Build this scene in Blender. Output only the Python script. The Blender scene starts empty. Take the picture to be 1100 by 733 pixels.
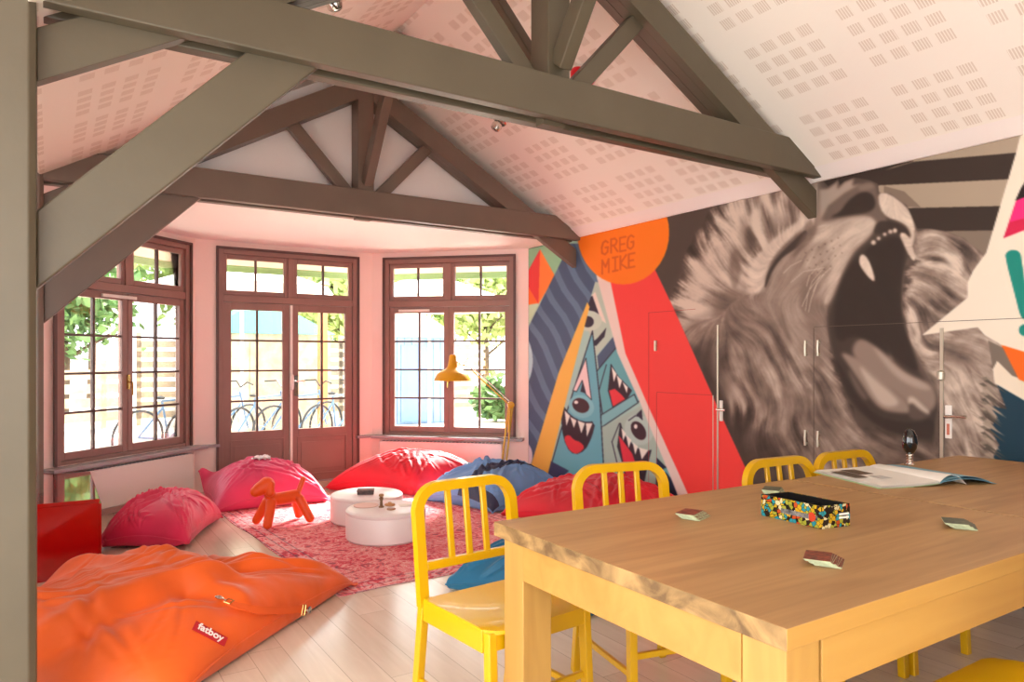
import bpy, bmesh, math, random
import numpy as np
from mathutils import Vector, Matrix
from mathutils.bvhtree import BVHTree
from math import sin, cos, pi, radians, atan, atan2, sqrt
random.seed(7)
SC = bpy.context.scene
COL = SC.collection

# ------------------------------------------------------------------ camera, world, sun, exposure
EYE = 1.25
YAW = 57.238                     # angle between the view direction and the wall-to-wall axis
cam_d = bpy.data.cameras.new('camera'); cam = bpy.data.objects.new('camera', cam_d); COL.objects.link(cam)
cam.location = (0, 0, EYE)
cam.rotation_euler = (radians(90), 0, -radians(90 - YAW))
cam_d.sensor_width = 36; cam_d.lens = 36 * 769 / 1100
cam_d.shift_y = 19.5 / 1100
cam_d.clip_start = .02; cam_d.clip_end = 200
SC.camera = cam
SC.view_settings.view_transform = 'Standard'; SC.view_settings.look = 'None'
SC.view_settings.gamma = 1; SC.view_settings.use_curve_mapping = False
SC.view_settings.exposure = 1.7
W = bpy.data.worlds.new('sky'); SC.world = W; W.use_nodes = True
bg = W.node_tree.nodes['Background']; bg.inputs[0].default_value = (.955, .985, 1.0, 1); bg.inputs[1].default_value = 1.7
sun_d = bpy.data.lights.new('sun', 'SUN'); sun_d.energy = 13; sun_d.angle = radians(10); sun_d.color = (1, .95, .87)
sun = bpy.data.objects.new('sun', sun_d); COL.objects.link(sun)
sun.rotation_euler = Vector((-.62, -.45, -.62)).to_track_quat('-Z', 'Y').to_euler()

# ------------------------------------------------------------------ helpers
def lin(c):
    c = c / 255.0
    return c / 12.92 if c <= .04045 else ((c + .055) / 1.055) ** 2.4
def L3(r, g, b): return (lin(r), lin(g), lin(b), 1)

def mat(name, rgb, rough=.5, metal=0, var=0, vscale=8, bump=0, bscale=30, stretch=None, coat=0, spec=.5, emit=None, rgb2=None, sheen=0, dist=.01):
    m = bpy.data.materials.new(name); m.use_nodes = True
    nt = m.node_tree; p = nt.nodes['Principled BSDF']
    p.inputs['Base Color'].default_value = L3(*rgb); p.inputs['Roughness'].default_value = rough
    p.inputs['Metallic'].default_value = metal; p.inputs['Coat Weight'].default_value = coat
    p.inputs['Specular IOR Level'].default_value = spec
    if sheen: p.inputs['Sheen Weight'].default_value = sheen
    if emit:
        p.inputs['Emission Color'].default_value = L3(*rgb); p.inputs['Emission Strength'].default_value = emit
    if var or bump or rgb2:
        tc = nt.nodes.new('ShaderNodeTexCoord'); mp = nt.nodes.new('ShaderNodeMapping')
        nt.links.new(tc.outputs['Object'], mp.inputs[0])
        if stretch: mp.inputs['Scale'].default_value = stretch
        if var or rgb2:
            n = nt.nodes.new('ShaderNodeTexNoise'); n.inputs['Scale'].default_value = vscale; n.inputs['Detail'].default_value = 5
            r = nt.nodes.new('ShaderNodeValToRGB'); r.color_ramp.elements[0].position = .35; r.color_ramp.elements[1].position = .68
            a = rgb2 if rgb2 else tuple(max(0, c * (1 - var)) for c in rgb)
            r.color_ramp.elements[0].color = L3(*a); r.color_ramp.elements[1].color = L3(*rgb)
            nt.links.new(mp.outputs[0], n.inputs['Vector']); nt.links.new(n.outputs[0], r.inputs[0]); nt.links.new(r.outputs[0], p.inputs['Base Color'])
        if bump:
            n2 = nt.nodes.new('ShaderNodeTexNoise'); n2.inputs['Scale'].default_value = bscale; n2.inputs['Detail'].default_value = 4
            b = nt.nodes.new('ShaderNodeBump'); b.inputs['Strength'].default_value = bump; b.inputs['Distance'].default_value = dist
            nt.links.new(mp.outputs[0], n2.inputs['Vector']); nt.links.new(n2.outputs[0], b.inputs['Height']); nt.links.new(b.outputs[0], p.inputs['Normal'])
    return m

def tag(o, label=None, cat=None, group=None, kind=None):
    if label: o['label'] = label
    if cat: o['category'] = cat
    if group: o['group'] = group
    if kind: o['kind'] = kind
    return o
def thing(name, label, cat, loc=(0, 0, 0), rz=0, group=None):
    o = bpy.data.objects.new(name, None); COL.objects.link(o); o.location = loc; o.rotation_euler = (0, 0, rz); o.empty_display_size = .1
    return tag(o, label, cat, group)
def wmat(o):
    m = Matrix.Translation(o.location) @ o.rotation_euler.to_matrix().to_4x4()
    return (wmat(o.parent) @ m) if o.parent else m

class MB:
    def __init__(s): s.v = []; s.f = []
    def add(s, vs, fs):
        n = len(s.v); s.v += [tuple(p) for p in vs]; s.f += [tuple(i + n for i in f) for f in fs]; return s
    def box(s, a, b):
        x0, y0, z0 = a; x1, y1, z1 = b
        return s.add([(x0,y0,z0),(x1,y0,z0),(x1,y1,z0),(x0,y1,z0),(x0,y0,z1),(x1,y0,z1),(x1,y1,z1),(x0,y1,z1)],
                     [(0,3,2,1),(4,5,6,7),(0,1,5,4),(1,2,6,5),(2,3,7,6),(3,0,4,7)])
    def prism(s, poly, off):       # poly: 3d points, off: extrusion vector
        n = len(poly); o = Vector(off)
        vs = [Vector(p) for p in poly] + [Vector(p) + o for p in poly]
        fs = [tuple(range(n))[::-1], tuple(range(n, 2 * n))] + [(i, (i + 1) % n, n + (i + 1) % n, n + i) for i in range(n)]
        return s.add(vs, fs)
    def tube(s, pts, r, seg=12, caps=True, flat=None):
        pts = [Vector(p) for p in pts]; n = len(pts); rs = r if isinstance(r, (list, tuple)) else [r] * n
        up = None; vs = []; fs = []
        for i, p in enumerate(pts):
            t = (pts[min(i + 1, n - 1)] - pts[max(i - 1, 0)]).normalized()
            if up is None: up = Vector((0, 0, 1)) if abs(t.z) < .9 else Vector((1, 0, 0))
            a = (up - t * up.dot(t)).normalized(); up = a; b = t.cross(a)
            for k in range(seg):
                w = 2 * pi * k / seg
                vs.append(p + (a * cos(w) * rs[i] * (flat[0] if flat else 1) + b * sin(w) * rs[i] * (flat[1] if flat else 1)))
        for i in range(n - 1):
            for k in range(seg):
                k2 = (k + 1) % seg; fs.append((i*seg+k, i*seg+k2, (i+1)*seg+k2, (i+1)*seg+k))
        if caps: fs += [tuple(range(seg))[::-1], tuple(range((n-1)*seg, n*seg))]
        return s.add(vs, fs)
    def lathe(s, prof, c=(0, 0, 0), seg=32, axis=None):   # prof: (r, z) pairs
        vs = []; fs = []; n = len(prof); c = Vector(c)
        R = Vector((0, 0, 1)).rotation_difference(Vector(axis)).to_matrix() if axis else Matrix.Identity(3)
        for (r, z) in prof:
            for k in range(seg):
                w = 2 * pi * k / seg; vs.append(c + R @ Vector((r * cos(w), r * sin(w), z)))
        for i in range(n - 1):
            for k in range(seg):
                k2 = (k + 1) % seg; fs.append((i*seg+k, i*seg+k2, (i+1)*seg+k2, (i+1)*seg+k))
        if prof[0][0] > 1e-5: fs.append(tuple(range(seg))[::-1])
        if prof[-1][0] > 1e-5: fs.append(tuple(range((n-1)*seg, n*seg)))
        return s.add(vs, fs)
    def beam(s, p, q, w, h, up=(0, 0, 1)):    # w across, h along up
        p, q = Vector(p), Vector(q); t = (q - p).normalized(); u = Vector(up); u = (u - t * u.dot(t)).normalized(); b = t.cross(u)
        c = [(-w/2, -h/2), (w/2, -h/2), (w/2, h/2), (-w/2, h/2)]
        vs = [p + b*x + u*y for x, y in c] + [q + b*x + u*y for x, y in c]
        return s.add(vs, [(0,3,2,1),(4,5,6,7),(0,1,5,4),(1,2,6,5),(2,3,7,6),(3,0,4,7)])
    def build(s, name, m, parent=None, world=False, smooth=False, bevel=0, sub=0, origin=None):
        vs = [Vector(p) for p in s.v]
        if parent is not None and world:
            inv = wmat(parent).inverted(); vs = [inv @ p for p in vs]
        me = bpy.data.meshes.new(name)
        o = bpy.data.objects.new(name, me); COL.objects.link(o)
        if parent is None and origin is not None:
            oo = Vector(origin); vs = [p - oo for p in vs]; o.location = oo
        me.from_pydata([tuple(p) for p in vs], [], s.f)
        bm = bmesh.new(); bm.from_mesh(me); bmesh.ops.remove_doubles(bm, verts=bm.verts, dist=1e-6) if smooth else None
        bmesh.ops.recalc_face_normals(bm, faces=bm.faces); bm.to_mesh(me); bm.free()
        if parent is not None: o.parent = parent
        if m: me.materials.append(m)
        if smooth:
            me.polygons.foreach_set('use_smooth', [True] * len(me.polygons))
            try: me.set_sharp_from_angle(angle=radians(40))
            except Exception: pass
        if bevel:
            b = o.modifiers.new('bevel', 'BEVEL'); b.width = bevel; b.segments = 2; b.limit_method = 'ANGLE'
        if sub:
            b = o.modifiers.new('sub', 'SUBSURF'); b.levels = sub; b.render_levels = sub
        return o
def struct(o): o['kind'] = 'structure'; return o

# ------------------------------------------------------------------ materials
M = {}
M['wall_pink'] = mat('wall_paint_pink_cast', (252, 226, 216), .6, bump=.06, bscale=60)  # pink cast of the red bean bags tinted into the wall colour
M['ceiling'] = None
M['timber'] = mat('painted_timber', (96, 86, 68), .42, var=.06, vscale=3, bump=.12, bscale=14, stretch=(1, 1, 1))
M['timber_far'] = mat('painted_timber_far', (122, 104, 90), .42, var=.06, vscale=3, bump=.12, bscale=14)
M['frame'] = mat('window_paint', (152, 116, 106), .4, var=.05, vscale=4)
M['frame_dark'] = mat('window_paint_edge', (92, 68, 62), .45)
M['sill'] = mat('sill_stone', (164, 162, 164), .25)
M['white_metal'] = mat('white_enamel', (238, 232, 224), .3)
M['brass'] = mat('brass', (214, 178, 110), .25, metal=1)
M['chrome'] = mat('chrome', (225, 222, 215), .12, metal=1)
M['alu'] = mat('aluminium', (205, 198, 180), .35, metal=.7)
M['yellow'] = mat('yellow_lacquer', (214, 164, 4), .3, coat=.3)
M['lampyel'] = mat('mustard_lacquer', (222, 160, 18), .35)
M['lampbar'] = mat('mustard_rod', (214, 170, 60), .35)
M['white_plastic'] = mat('white_plastic', (240, 230, 226), .35)
M['orange_plastic'] = mat('orange_plastic', (240, 84, 14), .45)
M['red_gloss'] = mat('red_gloss', (168, 5, 8), .08, coat=1, spec=.6)
M['paper'] = mat('paper', (232, 228, 216), .6)
M['black'] = mat('black_plastic', (22, 20, 20), .3)

def nodes_of(m): return m.node_tree.nodes, m.node_tree.links
def math_node(N, Lk, op, a, b=None, c=None):
    n = N.new('ShaderNodeMath'); n.operation = op
    for i, x in enumerate((a, b, c)):
        if x is None: continue
        if hasattr(x, 'links'): Lk.new(x, n.inputs[i])
        else: n.inputs[i].default_value = x
    return n.outputs[0]

def wood_mat(name, c1, c2, rough=.45, axis='X', scale=1.0, plank=None, knots=True):
    m = bpy.data.materials.new(name); m.use_nodes = True; N, Lk = nodes_of(m); p = N['Principled BSDF']
    tc = N.new('ShaderNodeTexCoord'); mp = N.new('ShaderNodeMapping'); Lk.new(tc.outputs['Object'], mp.inputs[0])
    s = {'X': (1.2, 14, 14), 'Y': (14, 1.2, 14), 'Z': (14, 14, 1.2)}[axis]
    mp.inputs['Scale'].default_value = tuple(v * scale for v in s)
    vec = mp.outputs[0]
    n = N.new('ShaderNodeTexNoise'); n.inputs['Scale'].default_value = 1.6; n.inputs['Detail'].default_value = 8; n.inputs['Distortion'].default_value = 1.2
    Lk.new(vec, n.inputs['Vector'])
    n2 = N.new('ShaderNodeTexNoise'); n2.inputs['Scale'].default_value = .35; n2.inputs['Detail'].default_value = 3; n2.inputs['Distortion'].default_value = .8
    Lk.new(vec, n2.inputs['Vector'])
    fac = math_node(N, Lk, 'ADD', math_node(N, Lk, 'MULTIPLY', n.outputs[0], .55), math_node(N, Lk, 'MULTIPLY', n2.outputs[0], .45))
    if plank:
        sx = N.new('ShaderNodeSeparateXYZ'); Lk.new(tc.outputs['Object'], sx.inputs[0])
        q = math_node(N, Lk, 'DIVIDE', sx.outputs[plank[0]], plank[1]); fl = math_node(N, Lk, 'FLOOR', q)
        r1 = math_node(N, Lk, 'FRACT', math_node(N, Lk, 'MULTIPLY', math_node(N, Lk, 'SINE', math_node(N, Lk, 'MULTIPLY', fl, 12.9898)), 43758.5))
        al = {0: 1, 1: 0}[plank[0]]
        q2 = math_node(N, Lk, 'ADD', math_node(N, Lk, 'DIVIDE', sx.outputs[al], plank[2]), math_node(N, Lk, 'MULTIPLY', r1, 5.3)); f2 = math_node(N, Lk, 'FLOOR', q2)
        r2 = math_node(N, Lk, 'FRACT', math_node(N, Lk, 'MULTIPLY', math_node(N, Lk, 'SINE', math_node(N, Lk, 'ADD', math_node(N, Lk, 'MULTIPLY', fl, 78.2), math_node(N, Lk, 'MULTIPLY', f2, 37.7))), 9531.3))
        fac = math_node(N, Lk, 'ADD', math_node(N, Lk, 'MULTIPLY', fac, .75), math_node(N, Lk, 'MULTIPLY', r2, .25))
    r = N.new('ShaderNodeValToRGB'); r.color_ramp.elements[0].position = .3; r.color_ramp.elements[1].position = .66
    r.color_ramp.elements[0].color = L3(*c2); r.color_ramp.elements[1].color = L3(*c1); Lk.new(fac, r.inputs[0])
    out = r.outputs[0]
    if plank:
        e1 = math_node(N, Lk, 'LESS_THAN', math_node(N, Lk, 'FRACT', q), plank[3] / plank[1]); e2 = math_node(N, Lk, 'LESS_THAN', math_node(N, Lk, 'FRACT', q2), plank[3] / plank[2])
        e = math_node(N, Lk, 'MAXIMUM', e1, e2)
        mx = N.new('ShaderNodeMixRGB'); mx.inputs[2].default_value = L3(*[c * .8 for c in c2]); Lk.new(math_node(N, Lk, 'MULTIPLY', e, .8), mx.inputs[0]); Lk.new(out, mx.inputs[1]); out = mx.outputs[0]
    Lk.new(out, p.inputs['Base Color']); p.inputs['Roughness'].default_value = rough
    b = N.new('ShaderNodeBump'); b.inputs['Strength'].default_value = .12; b.inputs['Distance'].default_value = .004; Lk.new(fac, b.inputs['Height']); Lk.new(b.outputs[0], p.inputs['Normal'])
    return m
M['floor'] = wood_mat('floor_oak', (228, 212, 192), (208, 188, 166), .2, 'Y', .7, plank=(0, .14, 1.3, .003))
M['top'] = wood_mat('table_top_oak', (184, 142, 92), (146, 106, 64), .42, 'X', .8)
M['endgrain'] = mat('oak_end_grain', (176, 138, 84), .55, rgb2=(104, 76, 42), vscale=7, bump=.15, bscale=60, stretch=(1, 1, 1.6))
for n_ in M['endgrain'].node_tree.nodes:
    if n_.type == 'TEX_NOISE': n_.inputs['Distortion'].default_value = 1.6
M['beech'] = wood_mat('table_frame_beech', (190, 144, 72), (172, 124, 56), .42, 'X', .5)
M['beechZ'] = wood_mat('table_leg_beech', (190, 146, 74), (166, 120, 58), .42, 'Z', .6)

def glass_mat():
    m = bpy.data.materials.new('window_glass'); m.use_nodes = True; N, Lk = nodes_of(m); N.remove(N['Principled BSDF'])
    t = N.new('ShaderNodeBsdfTransparent'); g = N.new('ShaderNodeBsdfGlossy'); g.inputs['Roughness'].default_value = .02
    f = N.new('ShaderNodeFresnel'); f.inputs[0].default_value = 1.35; mx = N.new('ShaderNodeMixShader')
    Lk.new(f.outputs[0], mx.inputs[0]); Lk.new(t.outputs[0], mx.inputs[1]); Lk.new(g.outputs[0], mx.inputs[2]); Lk.new(mx.outputs[0], N['Material Output'].inputs[0])
    return m
M['glass'] = glass_mat()

def ceiling_mat():       # plaster board with groups of perforated squares (4 x 4 squares, ten cm pitch)
    m = bpy.data.materials.new('acoustic_ceiling'); m.use_nodes = True; N, Lk = nodes_of(m); p = N['Principled BSDF']
    tc = N.new('ShaderNodeTexCoord'); s = N.new('ShaderNodeSeparateXYZ'); Lk.new(tc.outputs['Object'], s.inputs[0])
    def tri(sock, per, off, pitch, a, b):
        g = math_node(N, Lk, 'FRACT', math_node(N, Lk, 'DIVIDE', math_node(N, Lk, 'ADD', sock, off), per))
        f = math_node(N, Lk, 'FRACT', math_node(N, Lk, 'MULTIPLY', g, per / pitch))
        inn = math_node(N, Lk, 'LESS_THAN', g, 4 * pitch / per)
        return math_node(N, Lk, 'MULTIPLY', inn, math_node(N, Lk, 'MULTIPLY', math_node(N, Lk, 'GREATER_THAN', f, a), math_node(N, Lk, 'LESS_THAN', f, b)))
    Y = s.outputs[1]; X = s.outputs[0]
    sq = tri(Y, .535, .533, .107, .17, .83); grp = tri(X, .55, .385, .109, .2, .8)
    slot = math_node(N, Lk, 'LESS_THAN', math_node(N, Lk, 'FRACT', math_node(N, Lk, 'DIVIDE', Y, .0131)), .62)
    f = math_node(N, Lk, 'MULTIPLY', math_node(N, Lk, 'MULTIPLY', sq, grp), slot)
    mx = N.new('ShaderNodeMixRGB'); Lk.new(f, mx.inputs[0]); mx.inputs[1].default_value = L3(254, 244, 232); mx.inputs[2].default_value = L3(230, 214, 198)
    Lk.new(mx.outputs[0], p.inputs['Base Color']); p.inputs['Roughness'].default_value = .7
    return m
M['ceiling'] = ceiling_mat()
M['plaster'] = mat('plaster_pink_cast', (255, 244, 238), .65, bump=.05, bscale=40)  # white with a little of the room's pink bounce light mixed in

def fabric(name, rgb, rough=.55, var=.12):
    m = mat(name, rgb, rough, var=var, vscale=3, bump=.35, bscale=7, sheen=.15, dist=.02)
    N, Lk = nodes_of(m)
    for n in N:
        if n.type == 'TEX_NOISE': n.inputs['Distortion'].default_value = .6; n.inputs['Detail'].default_value = 1.5
    return m
M['bag_orange'] = fabric('nylon_orange', (244, 98, 10))
M['bag_pink'] = fabric('nylon_pink', (238, 44, 92))
M['bag_rose'] = fabric('nylon_rose', (240, 62, 112))
M['bag_red'] = fabric('nylon_red', (226, 20, 44))
M['bag_blue'] = fabric('nylon_blue', (116, 164, 218))
M['bag_navy'] = fabric('nylon_navy', (40, 52, 84))
M['bag_teal'] = fabric('nylon_teal', (10, 110, 150))

# ------------------------------------------------------------------ room shell
XR = 4.1; EAVE = 2.38; K = .565; RX = 2.03; RZ = EAVE + K * (XR - RX); XL = -.04
fl = struct(MB().box((-2.2, -1.6, -.1), (XR + .25, 7.42, 0)).build('floor', M['floor']))
# bay corner points
A0, A1 = Vector((-.05, 6.248, 0)), Vector((1.13, 7.24, 0)); B0 = Vector((2.88, 7.24, 0)); B1 = Vector((XR, 6.06, 0))
def lerp(a, b, t): return a + (b - a) * t
struct(MB().box((XR, -1.75, -.0), (XR + .2, 6.2, 2.6)).build('wall_right', mat('wall_teal', (40, 62, 74), .5)))
TH = .16
def wallseg(mb, a, b, z0, z1, th=TH):
    a, b = Vector(a), Vector(b); t = (b - a).normalized(); n = Vector((-t.y, t.x, 0)) * th   # outward
    mb.prism([(a.x, a.y, z0), (b.x, b.y, z0), (b.x, b.y, z1), (a.x, a.y, z1)], n)
# openings
def on(a, b, q): # project q on line a-b
    t = (b - a).normalized(); return a + t * (Vector(q) - a).dot(t)
W1a, W1b = on(A0, A1, (.01, 6.30, 0)), on(A0, A1, (1.073, 7.20, 0))
Da, Db = Vector((1.325, 7.24, 0)), Vector((2.72, 7.24, 0))
W3a, W3b = on(B0, B1, (2.96, 7.12, 0)), on(B0, B1, (3.99, 6.15, 0))
SILL = .45; HEAD = 2.315
wb = MB(); wallseg(wb, A0 - (A1 - A0) * .75, W1a, 0, 2.38); wallseg(wb, W1b, A1, 0, 2.38); wallseg(wb, W1a, W1b, 0, SILL); wallseg(wb, W1a, W1b, HEAD, 2.38)
struct(wb.build('wall_back_left', M['wall_pink']))
wb = MB(); wallseg(wb, A1, Da, 0, 2.38); wallseg(wb, Db, B0, 0, 2.38); wallseg(wb, Da, Db, HEAD, 2.38)
struct(wb.build('wall_back', M['wall_pink']))
wb = MB(); wallseg(wb, B0, W3a, 0, 2.38); wallseg(wb, W3b, B1, 0, 2.38); wallseg(wb, W3a, W3b, 0, SILL); wallseg(wb, W3a, W3b, HEAD, 2.38)
struct(wb.build('wall_back_right', M['wall_pink']))
struct(MB().box((-1.1, 2.9, 0), (-.95, 5.42, 2.38)).build('wall_left', M['wall_pink']))
rw = MB(); 
for a_, b_ in (((-1.1, -1.75, 0), (-.2, -1.6, 2.38)), ((2.0, -1.75, 0), (XR + .2, -1.6, 2.38)), ((-.2, -1.75, 2.1), (2.0, -1.6, 2.38)), ((-.2, -1.75, 0), (2.0, -1.6, .5))): rw.box(a_, b_)
rw.prism([(-1.1, -1.75, 2.38), (XR + .2, -1.75, 2.38), (RX, -1.75, RZ + .1)], (0, .15, 0)); struct(rw.build('wall_light_block', M['wall_pink']))  # unseen wall behind the camera, added to hold back light from there
# ceiling: two pitched acoustic slopes, flat bay soffit, gable panel
ang = atan(K); Lr = (XR + .02 - RX) / cos(ang)
def slope2(name, right):
    me = bpy.data.meshes.new(name); o = bpy.data.objects.new(name, me); COL.objects.link(o)
    b = MB().box((0, -1.7, 0), (Lr, 5.42, .06)); me.from_pydata(b.v, [], b.f); me.materials.append(M['ceiling'])
    if right: o.location = (RX, .03, RZ); o.rotation_euler = (0, ang, 0)
    else: o.location = (RX, .03, RZ); o.matrix_world = Matrix.Translation((RX - Lr * cos(ang), .03, RZ - Lr * sin(ang))) @ Matrix.Rotation(-ang, 4, 'Y')
    return struct(o)
slope2('ceiling_right', True); slope2('ceiling_left', False)
c = MB(); c.prism([(-.9, 5.42, 2.38), (XR + .1, 5.42, 2.38), (XR + .1, 6.1, 2.38), (2.93, 7.4, 2.38), (1.05, 7.4, 2.38), (-.9, 5.8, 2.38)], (0, 0, .08))
c.box((-1.1, -1.7, 2.38), (XL - .02, 5.42, 2.46))
struct(c.build('ceiling', M['plaster']))
struct(MB().prism([(-.2, 5.40, 2.36), (XR + .1, 5.40, 2.36), (RX, 5.40, RZ + .1)], (0, .08, 0)).build('wall_gable', M['plaster']))
struct(MB().prism([(XR, .5, EAVE - .005), (XR, .5, EAVE + .05), (XR - .12, .5, EAVE + .062), (XR - .02, .5, EAVE - .005)], (0, 4.9, 0)).build('trim_1', M['plaster']))

# ------------------------------------------------------------------ roof trusses
def truss(y, ztie, mt, label, LOWZ=2.15, UPD=.055):
    """y: front face of the front tie plank"""
    t = thing('roof_truss', label, 'roof truss', (0, y, 0), 0, None)
    z0, z1 = ztie
    P = [(y, y + .06), (y + .125, y + .19)]
    for a, b in P: MB().box((-.16, a, z0), (XR - .003, b, z1)).build('tie_beam', mt, t, True, bevel=.006)
    yc0, yc1 = y + .0615, y + .1235
    lo = z0 - .264 + .0   # underside of rafter at wall
    for sgn in (1, -1):
        xe = XR - .003 if sgn > 0 else XL
        pts = [(xe, yc0, LOWZ), (xe, yc0, EAVE - UPD), (RX + sgn * .062, yc0, EAVE - UPD + K * (abs(xe - RX) - .062)), (RX + sgn * .062, yc0, LOWZ + K * (abs(xe - RX) - .062))]
        # rafters sit between the planks and run a little wider than the gap above the tie
        MB().prism(pts, (0, .062, 0)).build('rafter', mt, t, True, bevel=.004)
        fr = []
        xa = RX + sgn * .062
        zt = z1 + .002
        def zl(x): return LOWZ + K * abs(xe - x)
        def zu(x): return EAVE - UPD + K * abs(xe - x)
        xin = xe - sgn * (zt - LOWZ) / K
        xout = xe - sgn * max(0.0, (zt - (EAVE - UPD)) / K)
        for ya, yb in ((y + .012, .049), (y + .124, .05)):
            MB().prism([(xin, ya, zt), (xout, ya, zt), (xa, ya, zu(xa)), (xa, ya, zl(xa))], (0, yb, 0)).build('rafter_cheek', mt, t, True)
        # strut
        MB().beam((RX + sgn * .10, y + .092, z1 - .05), (RX + sgn * .56, y + .092, LOWZ + K * abs(xe - (RX + sgn * .56)) + .03), .06, .09, (0, 0, 1)).build('strut', mt, t, True, bevel=.005)
    MB().box((RX - .065, y + .02, z1 + .001), (RX + .065, y + .165, RZ - .03)).build('king_post', mt, t, True, bevel=.006)
    MB().box((RX - .065, y + .0615, z0 - .02), (RX + .065, y + .1235, z1)).build('king_post_foot', mt, t, True, bevel=.004)
    # ridge braces toward the eye and away, in the roof's long direction
    MB().beam((RX, y + .01, z1 + .05), (RX, y - .62, RZ - .05), .07, .10, (0, 0, 1)).build('ridge_brace', mt, t, True, bevel=.005)
    if y < 4: MB().beam((RX, y + .18, z1 + .05), (RX, y + .85, RZ - .05), .07, .10, (0, 0, 1)).build('ridge_brace', mt, t, True, bevel=.005)
    # knee brace from the left post
    s = [(XL, 1.477), (XL, 1.73), (.635, z0 + .03), (.905, z0 + .03)] if y < 4 else [(XL, 1.47), (XL, 1.755), (.63, z0 + .03), (.885, z0 + .03)]
    MB().prism([(a, y + .052, b) for a, b in s], (0, .08, 0)).build('knee_brace', mt, t, True, bevel=.006)
    # left post
    p = MB(); w = .34 if y < 4 else .16
    prof = [(XL - w, y - .02), (XL - w, y + .2), (XL, y + .2), (XL, y + .0), (XL - .02, y - .02)]
    ps = p.prism([(a, b, 0.0) for a, b in prof], (0, 0, 3.3 if y < 4 else 2.372)) 
    p.build('post', mt, t, True, bevel=.004)
    return t
truss(2.72, (2.39, 2.59), M['timber'], 'near olive grey timber roof truss with a diagonal brace on the left post')
truss(5.20, (2.345, 2.545), M['timber_far'], 'far brown grey timber roof truss in front of the window bay', 2.10, .11)

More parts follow.
